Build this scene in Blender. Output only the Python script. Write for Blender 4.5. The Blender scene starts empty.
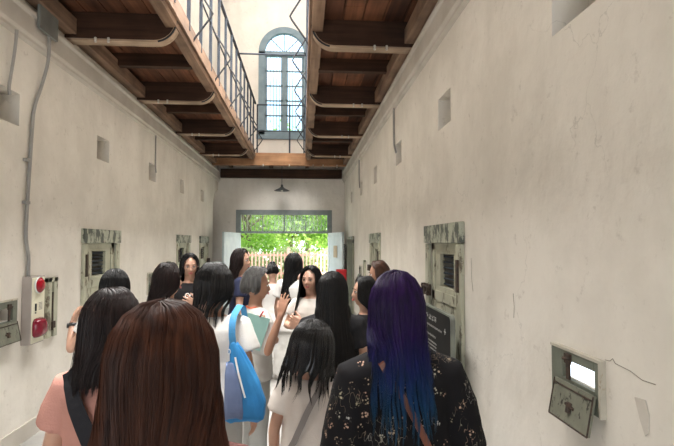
import bpy, math, random
import numpy as np
from mathutils import Vector, Matrix

rnd = random.Random(7)
C = bpy.context.scene.collection
SC = bpy.context.scene
R = math.radians

# ---------------------------------------------------------------- camera, world, light, exposure
cam_d = bpy.data.cameras.new('camera')
cam = bpy.data.objects.new('camera', cam_d)
C.objects.link(cam)
cam.location = (0, 0, 1.62)
cam.rotation_euler = (R(90 + 2.35), 0, R(-3.99))
cam_d.sensor_width = 36
cam_d.lens = 487.0 / 674.0 * 36
cam_d.clip_start = 0.05
cam_d.clip_end = 300
SC.camera = cam

SC.view_settings.view_transform = 'Standard'
SC.view_settings.look = 'None'
SC.view_settings.gamma = 1
SC.view_settings.use_curve_mapping = False
SC.view_settings.exposure = 0.1

world = bpy.data.worlds.new('world')
SC.world = world
world.use_nodes = True
wn = world.node_tree
bg = wn.nodes['Background']
bg.inputs[0].default_value = (0.80, 0.90, 1.0, 1)
bg.inputs[1].default_value = 3.0

def area(name, loc, rot, sx, sy, power, col, spread=180):
    l = bpy.data.lights.new(name, 'AREA')
    l.shape = 'RECTANGLE'
    l.size = sx
    l.size_y = sy
    l.energy = power
    l.color = col
    l.spread = R(spread)
    o = bpy.data.objects.new(name, l)
    o.location = loc
    o.rotation_euler = rot
    C.objects.link(o)
    return o

sun_d = bpy.data.lights.new('sun', 'SUN')
sun_d.energy = 12.0
sun_d.angle = R(2)
sun_d.color = (1, 0.96, 0.86)
sun = bpy.data.objects.new('sun', sun_d)
sun.rotation_euler = (R(38), R(14), 0)
C.objects.link(sun)
area('gap_fill_near', (-0.57, 4.3, 6.3), (0, 0, 0), 1.7, 8.6, 980, (1.0, 0.98, 0.945), 150)  # added downlight hung in the gap above the view, no real skylight there
area('gap_fill_far', (-0.57, 8.8, 8.85), (0, 0, 0), 2.4, 7.5, 200, (1.0, 0.98, 0.95))  # added downlight beneath the closed roof, brightens the far half of the hall
area('rear_fill', (-0.5, -3.4, 2.0), (R(90), 0, 0), 2.6, 3.0, 22, (1.0, 0.94, 0.86))  # added fill behind the camera, pushes light forward along the walls

# ---------------------------------------------------------------- materials
def _nt(name):
    m = bpy.data.materials.new(name)
    m.use_nodes = True
    nt = m.node_tree
    return m, nt, nt.nodes['Principled BSDF']

def node(nt, t, **kw):
    n = nt.nodes.new(t)
    for k, v in kw.items():
        setattr(n, k, v)
    return n

def ramp(nt, stops):
    n = nt.nodes.new('ShaderNodeValToRGB')
    cr = n.color_ramp
    while len(cr.elements) < len(stops):
        cr.elements.new(0.5)
    for e, (p, c) in zip(cr.elements, stops):
        e.position = p
        e.color = tuple(c) + (1,) if len(c) == 3 else c
    return n

def coords(nt, scale=(1, 1, 1), kind='Object'):
    tc = node(nt, 'ShaderNodeTexCoord')
    mp = node(nt, 'ShaderNodeMapping')
    mp.inputs['Scale'].default_value = scale
    nt.links.new(tc.outputs[kind], mp.inputs[0])
    return mp.outputs[0]

def mat(name, c1, c2=None, rough=0.6, scale=(6, 6, 6), bump=0.0, bscale=40, metal=0.0, detail=5, spec=0.5, lo=0.35, hi=0.65):
    m, nt, p = _nt(name)
    p.inputs['Roughness'].default_value = rough
    p.inputs['Metallic'].default_value = metal
    p.inputs['Specular IOR Level'].default_value = spec
    c2 = c2 or tuple(x * 0.85 for x in c1)
    v = coords(nt, scale)
    nz = node(nt, 'ShaderNodeTexNoise')
    nz.inputs['Scale'].default_value = 1
    nz.inputs['Detail'].default_value = detail
    nt.links.new(v, nz.inputs['Vector'])
    rp = ramp(nt, [(lo, c1), (hi, c2)])
    nt.links.new(nz.outputs[0], rp.inputs[0])
    nt.links.new(rp.outputs[0], p.inputs['Base Color'])
    if bump:
        n2 = node(nt, 'ShaderNodeTexNoise')
        n2.inputs['Scale'].default_value = bscale
        n2.inputs['Detail'].default_value = 4
        nt.links.new(coords(nt), n2.inputs['Vector'])
        b = node(nt, 'ShaderNodeBump')
        b.inputs['Strength'].default_value = bump
        b.inputs['Distance'].default_value = 0.01
        nt.links.new(n2.outputs[0], b.inputs['Height'])
        nt.links.new(b.outputs[0], p.inputs['Normal'])
    return m

def plaster(name, base, dark, stain):
    m, nt, p = _nt(name)
    p.inputs['Roughness'].default_value = 0.85
    v = coords(nt)
    big = node(nt, 'ShaderNodeTexNoise'); big.inputs['Scale'].default_value = 1.3; big.inputs['Detail'].default_value = 7
    big.inputs['Roughness'].default_value = 0.62
    nt.links.new(v, big.inputs['Vector'])
    r1 = ramp(nt, [(0.38, dark), (0.58, base)])
    nt.links.new(big.outputs[0], r1.inputs[0])
    st = node(nt, 'ShaderNodeTexNoise'); st.inputs['Scale'].default_value = 1; st.inputs['Detail'].default_value = 6
    nt.links.new(coords(nt, (3.3, 3.3, 0.9)), st.inputs['Vector'])
    r2 = ramp(nt, [(0.5, (0, 0, 0)), (0.75, (0.4, 0.4, 0.4))])
    nt.links.new(st.outputs[0], r2.inputs[0])
    mx = node(nt, 'ShaderNodeMixRGB')
    nt.links.new(r2.outputs[0], mx.inputs[0])
    nt.links.new(r1.outputs[0], mx.inputs[1])
    mx.inputs[2].default_value = (*stain, 1)
    # small scuffs and dark pits
    pt = node(nt, 'ShaderNodeTexNoise'); pt.inputs['Scale'].default_value = 13; pt.inputs['Detail'].default_value = 8
    pt.inputs['Roughness'].default_value = 0.7
    nt.links.new(v, pt.inputs['Vector'])
    r3 = ramp(nt, [(0.60, (0, 0, 0)), (0.74, (0.6, 0.6, 0.6))])
    nt.links.new(pt.outputs[0], r3.inputs[0])
    m2 = node(nt, 'ShaderNodeMixRGB')
    nt.links.new(r3.outputs[0], m2.inputs[0])
    nt.links.new(mx.outputs[0], m2.inputs[1])
    m2.inputs[2].default_value = (stain[0] * 0.75, stain[1] * 0.72, stain[2] * 0.7, 1)
    # hairline cracks
    vr = node(nt, 'ShaderNodeTexVoronoi'); vr.feature = 'DISTANCE_TO_EDGE'; vr.inputs['Scale'].default_value = 1.1
    wob = node(nt, 'ShaderNodeTexNoise'); wob.inputs['Scale'].default_value = 4; wob.inputs['Detail'].default_value = 6
    nt.links.new(v, wob.inputs['Vector'])
    ad = node(nt, 'ShaderNodeVectorMath', operation='MULTIPLY_ADD')
    nt.links.new(wob.outputs['Color'], ad.inputs[0]); ad.inputs[1].default_value = (0.5, 0.5, 0.5)
    nt.links.new(v, ad.inputs[2])
    nt.links.new(ad.outputs[0], vr.inputs['Vector'])
    r4 = ramp(nt, [(0.0, (0.35, 0.35, 0.35)), (0.004, (0, 0, 0))])
    nt.links.new(vr.outputs[0], r4.inputs[0])
    gate = node(nt, 'ShaderNodeMath', operation='MULTIPLY')
    gr = ramp(nt, [(0.5, (0, 0, 0)), (0.62, (1, 1, 1))])
    nt.links.new(big.outputs[0], gr.inputs[0])
    nt.links.new(gr.outputs[0], gate.inputs[0]); nt.links.new(r4.outputs[0], gate.inputs[1])
    m3 = node(nt, 'ShaderNodeMixRGB')
    nt.links.new(gate.outputs[0], m3.inputs[0]); nt.links.new(m2.outputs[0], m3.inputs[1])
    m3.inputs[2].default_value = (stain[0] * 0.5, stain[1] * 0.5, stain[2] * 0.5, 1)
    nt.links.new(m3.outputs[0], p.inputs['Base Color'])
    n2 = node(nt, 'ShaderNodeTexNoise'); n2.inputs['Scale'].default_value = 9; n2.inputs['Detail'].default_value = 7
    nt.links.new(coords(nt, (1, 1, 0.8)), n2.inputs['Vector'])
    b = node(nt, 'ShaderNodeBump'); b.inputs['Strength'].default_value = 0.5; b.inputs['Distance'].default_value = 0.02
    nt.links.new(n2.outputs[0], b.inputs['Height'])
    nt.links.new(b.outputs[0], p.inputs['Normal'])
    return m

def wood(name, c1, c2, axis='Y', rough=0.7, plank=0.0):
    m, nt, p = _nt(name)
    p.inputs['Roughness'].default_value = rough
    p.inputs['Specular IOR Level'].default_value = 0.3
    sc = {'X': (1.2, 22, 22), 'Y': (22, 1.2, 22), 'Z': (22, 22, 1.2)}[axis]
    n1 = node(nt, 'ShaderNodeTexNoise'); n1.inputs['Scale'].default_value = 1; n1.inputs['Detail'].default_value = 6
    nt.links.new(coords(nt, sc), n1.inputs['Vector'])
    r1 = ramp(nt, [(0.3, c1), (0.7, c2)])
    nt.links.new(n1.outputs[0], r1.inputs[0])
    out = r1.outputs[0]
    n3 = node(nt, 'ShaderNodeTexNoise'); n3.inputs['Scale'].default_value = 2.2; n3.inputs['Detail'].default_value = 5
    nt.links.new(coords(nt), n3.inputs['Vector'])
    r3 = ramp(nt, [(0.35, (0.6, 0.57, 0.55)), (0.65, (1.15, 1.1, 1.05))])
    nt.links.new(n3.outputs[0], r3.inputs[0])
    mu = node(nt, 'ShaderNodeMixRGB', blend_type='MULTIPLY'); mu.inputs[0].default_value = 1
    nt.links.new(out, mu.inputs[1]); nt.links.new(r3.outputs[0], mu.inputs[2])
    out = mu.outputs[0]
    if plank:
        # every board its own tone
        tc = node(nt, 'ShaderNodeTexCoord'); sp = node(nt, 'ShaderNodeSeparateXYZ')
        nt.links.new(tc.outputs['Object'], sp.inputs[0])
        dv = node(nt, 'ShaderNodeMath', operation='DIVIDE'); dv.inputs[1].default_value = plank
        nt.links.new(sp.outputs['X'], dv.inputs[0])
        fl = node(nt, 'ShaderNodeMath', operation='FLOOR'); nt.links.new(dv.outputs[0], fl.inputs[0])
        wn_ = node(nt, 'ShaderNodeTexWhiteNoise'); wn_.noise_dimensions = '1D'
        nt.links.new(fl.outputs[0], wn_.inputs['W'])
        r5 = ramp(nt, [(0, (0.55, 0.5, 0.5)), (1, (1.5, 1.4, 1.3))])
        nt.links.new(wn_.outputs[0], r5.inputs[0])
        m5 = node(nt, 'ShaderNodeMixRGB', blend_type='MULTIPLY'); m5.inputs[0].default_value = 1
        nt.links.new(out, m5.inputs[1]); nt.links.new(r5.outputs[0], m5.inputs[2])
        out = m5.outputs[0]
    nt.links.new(out, p.inputs['Base Color'])
    b = node(nt, 'ShaderNodeBump'); b.inputs['Strength'].default_value = 0.4; b.inputs['Distance'].default_value = 0.006
    nt.links.new(n1.outputs[0], b.inputs['Height'])
    nt.links.new(b.outputs[0], p.inputs['Normal'])
    return m

def worn_paint(name, paint, under, rough=0.6, scale=9, amount=0.60):
    """old paint peeling off to the wood, in patches with a shape of their own"""
    m, nt, p = _nt(name)
    p.inputs['Roughness'].default_value = rough
    n1 = node(nt, 'ShaderNodeTexNoise'); n1.inputs['Scale'].default_value = scale; n1.inputs['Detail'].default_value = 9
    n1.inputs['Roughness'].default_value = 0.7
    nt.links.new(coords(nt, (1, 1, 0.5)), n1.inputs['Vector'])
    r1 = ramp(nt, [(amount - 0.02, (0, 0, 0)), (amount + 0.03, (1, 1, 1))])
    nt.links.new(n1.outputs[0], r1.inputs[0])
    n2 = node(nt, 'ShaderNodeTexNoise'); n2.inputs['Scale'].default_value = scale * 0.5; n2.inputs['Detail'].default_value = 4
    nt.links.new(coords(nt), n2.inputs['Vector'])
    r2 = ramp(nt, [(0.3, tuple(c * 0.72 for c in paint)), (0.7, paint)])
    nt.links.new(n2.outputs[0], r2.inputs[0])
    mx = node(nt, 'ShaderNodeMixRGB')
    nt.links.new(r1.outputs[0], mx.inputs[0]); nt.links.new(r2.outputs[0], mx.inputs[1])
    mx.inputs[2].default_value = (*under, 1)
    nt.links.new(mx.outputs[0], p.inputs['Base Color'])
    b = node(nt, 'ShaderNodeBump'); b.inputs['Strength'].default_value = 0.5; b.inputs['Distance'].default_value = 0.004
    nt.links.new(n1.outputs[0], b.inputs['Height'])
    nt.links.new(b.outputs[0], p.inputs['Normal'])
    return m

def glass(name, tint=(0.9, 0.97, 1.0), alpha=0.25):
    m, nt, p = _nt(name)
    out = nt.nodes['Material Output']
    tr = node(nt, 'ShaderNodeBsdfTransparent'); tr.inputs[0].default_value = (*tint, 1)
    gl = node(nt, 'ShaderNodeBsdfGlossy'); gl.inputs['Roughness'].default_value = 0.08
    mx = node(nt, 'ShaderNodeMixShader'); mx.inputs[0].default_value = alpha * 0.3
    nt.links.new(tr.outputs[0], mx.inputs[1]); nt.links.new(gl.outputs[0], mx.inputs[2])
    nt.links.new(mx.outputs[0], out.inputs[0])
    return m

def leaf_mat(name, c1, c2):
    m, nt, p = _nt(name)
    out = nt.nodes['Material Output']
    n1 = node(nt, 'ShaderNodeTexNoise'); n1.inputs['Scale'].default_value = 1.6; n1.inputs['Detail'].default_value = 5
    nt.links.new(coords(nt), n1.inputs['Vector'])
    r1 = ramp(nt, [(0.35, c1), (0.65, c2)])
    nt.links.new(n1.outputs[0], r1.inputs[0])
    nt.links.new(r1.outputs[0], p.inputs['Base Color'])
    p.inputs['Roughness'].default_value = 0.5
    t = node(nt, 'ShaderNodeBsdfTranslucent'); nt.links.new(r1.outputs[0], t.inputs[0])
    mx = node(nt, 'ShaderNodeMixShader'); mx.inputs[0].default_value = 0.5
    nt.links.new(p.outputs[0], mx.inputs[1]); nt.links.new(t.outputs[0], mx.inputs[2])
    nt.links.new(mx.outputs[0], out.inputs[0])
    return m

def hair_mat(name, c1, c2, rough=0.32, tip=None, z0=0, z1=1, spec=0.5):
    m, nt, p = _nt(name)
    p.inputs['Roughness'].default_value = rough
    p.inputs['Specular IOR Level'].default_value = spec
    n1 = node(nt, 'ShaderNodeTexNoise'); n1.inputs['Scale'].default_value = 1; n1.inputs['Detail'].default_value = 4
    nt.links.new(coords(nt, (60, 60, 5)), n1.inputs['Vector'])
    r1 = ramp(nt, [(0.3, c1), (0.7, c2)])
    nt.links.new(n1.outputs[0], r1.inputs[0])
    out = r1.outputs[0]
    if tip:
        tc = node(nt, 'ShaderNodeTexCoord'); sp = node(nt, 'ShaderNodeSeparateXYZ')
        nt.links.new(tc.outputs['Object'], sp.inputs[0])
        mr = node(nt, 'ShaderNodeMapRange'); mr.inputs['From Min'].default_value = z0; mr.inputs['From Max'].default_value = z1
        nw = node(nt, 'ShaderNodeMath', operation='MULTIPLY_ADD')
        nt.links.new(n1.outputs[0], nw.inputs[0]); nw.inputs[1].default_value = 0.16
        nt.links.new(sp.outputs['Z'], nw.inputs[2])
        nt.links.new(nw.outputs[0], mr.inputs[0])
        rt = ramp(nt, tip)
        nt.links.new(mr.outputs[0], rt.inputs[0])
        mu = node(nt, 'ShaderNodeMixRGB', blend_type='MULTIPLY'); mu.inputs[0].default_value = 1
        nt.links.new(rt.outputs[0], mu.inputs[1]); nt.links.new(out, mu.inputs[2])
        out = mu.outputs[0]
    nt.links.new(out, p.inputs['Base Color'])
    return m

M = {}
M['plaster'] = plaster('plaster', (0.80, 0.76, 0.69), (0.70, 0.66, 0.59), (0.58, 0.54, 0.47))
M['plaster_end'] = plaster('plaster_end', (0.85, 0.81, 0.75), (0.78, 0.74, 0.68), (0.62, 0.58, 0.52))
M['cornice'] = mat('cornice_paint', (0.62, 0.58, 0.52), (0.52, 0.48, 0.42), 0.8, (3, 3, 3), 0.2)
M['concrete'] = mat('concrete', (0.42, 0.41, 0.39), (0.32, 0.31, 0.29), 0.8, (3, 3, 3), 0.3, 60)
M['wood_dark'] = wood('wood_dark', (0.032, 0.015, 0.009), (0.082, 0.040, 0.023), 'X')
M['wood_board'] = wood('wood_board', (0.095, 0.042, 0.024), (0.20, 0.092, 0.052), 'Y', plank=0.2)
M['wood_edge'] = wood('wood_edge', (0.22, 0.14, 0.095), (0.38, 0.26, 0.185), 'Y')
M['wood_warm'] = wood('wood_warm', (0.36, 0.19, 0.10), (0.50, 0.29, 0.16), 'X')
M['wood_pale'] = wood('wood_pale', (0.42, 0.31, 0.22), (0.58, 0.46, 0.35), 'X')
M['iron'] = mat('black_iron', (0.02, 0.024, 0.03), (0.04, 0.043, 0.048), 0.7, bump=0.1, spec=0.25)
M['rail_paint'] = mat('rail_paint', (0.035, 0.045, 0.06), (0.06, 0.072, 0.09), 0.8, spec=0.2)
M['window_paint'] = mat('window_paint', (0.17, 0.245, 0.29), (0.22, 0.30, 0.35), 0.55)
M['transom_paint'] = mat('transom_paint', (0.19, 0.22, 0.23), (0.25, 0.28, 0.28), 0.6)
M['leaf_door_paint'] = mat('leaf_door_paint', (0.74, 0.83, 0.84), (0.64, 0.73, 0.75), 0.6, (4, 4, 4))
M['glass'] = glass('glass', (0.98, 1.0, 0.98), 0.08)
M['grille_paint'] = mat('grille_paint', (0.50, 0.52, 0.46), (0.42, 0.44, 0.38), 0.6)
M['glass_blue'] = glass('glass_blue', (0.78, 0.92, 1.0))
M['conduit'] = mat('conduit', (0.27, 0.26, 0.25), (0.35, 0.34, 0.32), 0.5)
M['box_grey'] = mat('box_grey', (0.24, 0.25, 0.23), (0.18, 0.18, 0.17), 0.5)
M['door_paint'] = worn_paint('door_paint', (0.52, 0.52, 0.40), (0.14, 0.12, 0.085), amount=0.57)
M['door_top'] = worn_paint('door_top', (0.48, 0.50, 0.40), (0.09, 0.10, 0.085), scale=12, amount=0.5)
M['hatch_paint'] = worn_paint('hatch_paint', (0.17, 0.185, 0.145), (0.07, 0.045, 0.03), scale=22, amount=0.64)
M['hatch_edge'] = worn_paint('hatch_edge', (0.58, 0.54, 0.45), (0.36, 0.30, 0.22), scale=18, amount=0.62)
M['flap'] = worn_paint('flap', (0.20, 0.205, 0.155), (0.02, 0.016, 0.012), scale=34, amount=0.60)
M['rust'] = mat('rust', (0.03, 0.022, 0.017), (0.075, 0.045, 0.03), 0.8, (50, 50, 50), 0.4)
M['cell_dark'] = mat('cell_dark', (0.06, 0.065, 0.065), (0.04, 0.04, 0.04), 0.9)
M['cell_daylight_tone'] = mat('cell_daylight_tone', (0.72, 0.76, 0.86), (0.66, 0.70, 0.80), 0.8)
M['red'] = mat('red_paint', (0.62, 0.02, 0.03), (0.5, 0.015, 0.02), 0.4)
M['red_lens'] = mat('red_lens', (0.45, 0.01, 0.025), (0.30, 0.01, 0.02), 0.15)
M['dark_red_lens'] = mat('dark_red_lens', (0.16, 0.008, 0.02), (0.22, 0.012, 0.03), 0.12)
M['panel_white'] = mat('panel_white', (0.80, 0.78, 0.60), (0.72, 0.70, 0.55), 0.4)
M['panel_side'] = mat('panel_side', (0.40, 0.35, 0.32), (0.34, 0.30, 0.27), 0.5)
M['white'] = mat('white_paint', (0.8, 0.8, 0.78), (0.74, 0.74, 0.72), 0.5)
M['board_black'] = mat('board_black', (0.012, 0.012, 0.012), (0.018, 0.018, 0.018), 0.7, spec=0.2)
M['board_text'] = mat('board_text', (0.55, 0.56, 0.54), (0.45, 0.46, 0.44), 0.6)
M['board_frame'] = mat('board_frame', (0.20, 0.22, 0.18), (0.14, 0.15, 0.13), 0.5)
M['fence'] = mat('fence', (0.86, 0.50, 0.42), (0.80, 0.45, 0.37), 0.7)
M['trunk'] = mat('trunk', (0.20, 0.15, 0.12), (0.12, 0.09, 0.07), 0.9, (5, 5, 1), 0.5)
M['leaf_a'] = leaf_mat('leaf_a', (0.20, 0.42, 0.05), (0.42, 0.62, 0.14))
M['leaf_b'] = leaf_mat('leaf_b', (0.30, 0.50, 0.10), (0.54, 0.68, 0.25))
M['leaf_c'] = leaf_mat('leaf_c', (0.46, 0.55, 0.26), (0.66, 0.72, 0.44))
M['ground'] = mat('ground', (0.80, 0.76, 0.62), (0.70, 0.68, 0.54), 0.9, (2, 2, 2), 0.3)
M['roof'] = mat('roof_paint', (0.72, 0.70, 0.66), (0.66, 0.64, 0.60), 0.8)
M['lamp_shade'] = mat('lamp_shade', (0.03, 0.035, 0.035), (0.05, 0.05, 0.05), 0.4)
M['porcelain'] = mat('porcelain', (0.75, 0.72, 0.66), (0.6, 0.57, 0.5), 0.25)
# people
def skin_mat(name, c):
    m = mat(name, c, tuple(x * 0.86 for x in c), 0.5, (9, 9, 9))
    p = m.node_tree.nodes['Principled BSDF']
    p.inputs['Subsurface Weight'].default_value = 0.08
    p.inputs['Subsurface Radius'].default_value = (0.02, 0.008, 0.004)
    return m
M['skin'] = skin_mat('skin', (0.56, 0.33, 0.235))
M['skin_tan'] = skin_mat('skin_tan', (0.44, 0.235, 0.155))
M['lip'] = mat('lip', (0.42, 0.12, 0.10), (0.36, 0.10, 0.09), 0.4)
M['eye_white'] = mat('eye_white', (0.7, 0.68, 0.65), (0.66, 0.62, 0.6), 0.2)
M['iris'] = mat('iris', (0.015, 0.010, 0.008), (0.02, 0.014, 0.01), 0.1)
M['brow'] = mat('brow', (0.03, 0.022, 0.018), (0.05, 0.035, 0.03), 0.8)
def cloth(name, c, c2=None, rough=0.85, bump=0.25):
    return mat(name, c, c2 or tuple(x * 0.88 for x in c), rough, (7, 7, 7), bump, 160, spec=0.2)
M['white_tee'] = cloth('white_tee', (0.78, 0.76, 0.73))
M['cream_tee'] = cloth('cream_tee', (0.66, 0.61, 0.56))
M['pink_tee'] = cloth('pink_tee', (0.50, 0.25, 0.205))
M['black_cloth'] = cloth('black_cloth', (0.010, 0.010, 0.012), (0.018, 0.017, 0.018))
M['navy_cloth'] = cloth('navy_cloth', (0.018, 0.022, 0.05), (0.026, 0.03, 0.065))
M['maroon_cloth'] = cloth('maroon_cloth', (0.12, 0.05, 0.045))
M['linen_vest'] = cloth('linen_vest', (0.62, 0.61, 0.58))
M['denim_dark'] = cloth('denim_dark', (0.06, 0.08, 0.13))
M['grey_trouser'] = cloth('grey_trouser', (0.42, 0.42, 0.40))
M['pale_skirt'] = cloth('pale_skirt', (0.74, 0.72, 0.68))
M['shoe'] = cloth('shoe_cloth', (0.5, 0.48, 0.46))
M['shoe_dark'] = cloth('shoe_dark', (0.05, 0.05, 0.05))
M['strap_black'] = cloth('strap_black', (0.018, 0.018, 0.022))
M['strap_grey'] = cloth('strap_grey', (0.24, 0.22, 0.21))
M['strap_brown'] = mat('strap_brown', (0.17, 0.045, 0.018), (0.12, 0.032, 0.014), 0.5)
M['bag_blue'] = cloth('bag_blue', (0.028, 0.19, 0.46), (0.04, 0.24, 0.53), 0.6)
M['bag_denim'] = cloth('bag_denim', (0.12, 0.17, 0.30), (0.16, 0.21, 0.36), 0.7)
M['strap_blue'] = cloth('strap_blue', (0.07, 0.27, 0.52))
M['watch'] = mat('watch', (0.02, 0.02, 0.02), (0.03, 0.03, 0.03), 0.3)
M['lanyard'] = mat('lanyard', (0.62, 0.14, 0.06), (0.55, 0.11, 0.05), 0.6)
M['paper_teal'] = mat('paper_teal', (0.28, 0.50, 0.46), (0.33, 0.55, 0.50), 0.7)
M['spectacle'] = mat('spectacle', (0.25, 0.13, 0.10), (0.2, 0.1, 0.08), 0.3, metal=0.3)
M['hair_black'] = hair_mat('hair_black', (0.004, 0.0035, 0.0035), (0.010, 0.009, 0.009), 0.36, spec=0.35)
M['hair_soft_black'] = hair_mat('hair_soft_black', (0.004, 0.0037, 0.0037), (0.013, 0.012, 0.012), 0.26, spec=0.5)
M['hair_dark_brown'] = hair_mat('hair_dark_brown', (0.007, 0.0035, 0.003), (0.018, 0.009, 0.008), 0.42, spec=0.3)
M['hair_auburn'] = hair_mat('hair_auburn', (0.016, 0.0045, 0.0022), (0.050, 0.015, 0.006), 0.45, spec=0.22)
M['hair_grey'] = hair_mat('hair_grey', (0.05, 0.048, 0.046), (0.17, 0.165, 0.16), 0.4)
M['hair_purple'] = hair_mat('hair_purple', (0.16, 0.16, 0.16), (0.50, 0.50, 0.50), 0.42, spec=0.22, tip=[(0.0, (0.015, 0.15, 0.24)), (0.30, (0.012, 0.10, 0.24)), (0.52, (0.020, 0.035, 0.19)), (0.70, (0.035, 0.012, 0.12)), (1.0, (0.045, 0.012, 0.10))], z0=1.06, z1=1.58)
M['hair_brown'] = hair_mat('hair_brown', (0.05, 0.022, 0.013), (0.11, 0.05, 0.03), 0.4)

def floral():
    m, nt, p = _nt('floral_cloth')
    p.inputs['Roughness'].default_value = 0.85
    p.inputs['Specular IOR Level'].default_value = 0.15
    v = coords(nt, (1, 1, 1))
    wob = node(nt, 'ShaderNodeTexNoise'); wob.inputs['Scale'].default_value = 14; wob.inputs['Detail'].default_value = 3
    nt.links.new(v, wob.inputs['Vector'])
    ad = node(nt, 'ShaderNodeVectorMath', operation='MULTIPLY_ADD')
    nt.links.new(wob.outputs['Color'], ad.inputs[0]); ad.inputs[1].default_value = (0.02, 0.02, 0.02); nt.links.new(v, ad.inputs[2])
    vo = node(nt, 'ShaderNodeTexVoronoi'); vo.inputs['Scale'].default_value = 24
    nt.links.new(ad.outputs[0], vo.inputs['Vector'])
    petals = node(nt, 'ShaderNodeTexVoronoi'); petals.inputs['Scale'].default_value = 120
    nt.links.new(ad.outputs[0], petals.inputs['Vector'])
    r1 = ramp(nt, [(0.25, (1, 1, 1)), (0.33, (0, 0, 0))]); nt.links.new(vo.outputs['Distance'], r1.inputs[0])
    r2 = ramp(nt, [(0.33, (1, 1, 1)), (0.45, (0, 0, 0))]); nt.links.new(petals.outputs['Distance'], r2.inputs[0])
    mu = node(nt, 'ShaderNodeMath', operation='MULTIPLY'); nt.links.new(r1.outputs[0], mu.inputs[0]); nt.links.new(r2.outputs[0], mu.inputs[1])
    # stems: narrow contour of a stretched noise
    n3 = node(nt, 'ShaderNodeTexNoise'); n3.inputs['Scale'].default_value = 1; n3.inputs['Detail'].default_value = 1
    nt.links.new(coords(nt, (60, 60, 26)), n3.inputs['Vector'])
    r3 = ramp(nt, [(0.484, (0, 0, 0)), (0.5, (0.6, 0.6, 0.6)), (0.516, (0, 0, 0))]); nt.links.new(n3.outputs[0], r3.inputs[0])
    n4 = node(nt, 'ShaderNodeTexNoise'); n4.inputs['Scale'].default_value = 13
    nt.links.new(v, n4.inputs['Vector'])
    r4 = ramp(nt, [(0.50, (0, 0, 0)), (0.56, (1, 1, 1))]); nt.links.new(n4.outputs[0], r4.inputs[0])
    m4 = node(nt, 'ShaderNodeMath', operation='MULTIPLY'); nt.links.new(r3.outputs[0], m4.inputs[0]); nt.links.new(r4.outputs[0], m4.inputs[1])
    mxx = node(nt, 'ShaderNodeMath', operation='MAXIMUM'); nt.links.new(mu.outputs[0], mxx.inputs[0]); nt.links.new(m4.outputs[0], mxx.inputs[1])
    colr = ramp(nt, [(0.3, (0.42, 0.27, 0.20)), (0.6, (0.30, 0.27, 0.19)), (0.8, (0.38, 0.36, 0.34))]); nt.links.new(vo.outputs['Color'], colr.inputs[0])
    mix = node(nt, 'ShaderNodeMixRGB'); nt.links.new(mxx.outputs[0], mix.inputs[0])
    mix.inputs[1].default_value = (0.006, 0.0055, 0.0065, 1); nt.links.new(colr.outputs[0], mix.inputs[2])
    nt.links.new(mix.outputs[0], p.inputs['Base Color'])
    return m
M['floral'] = floral()

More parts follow.
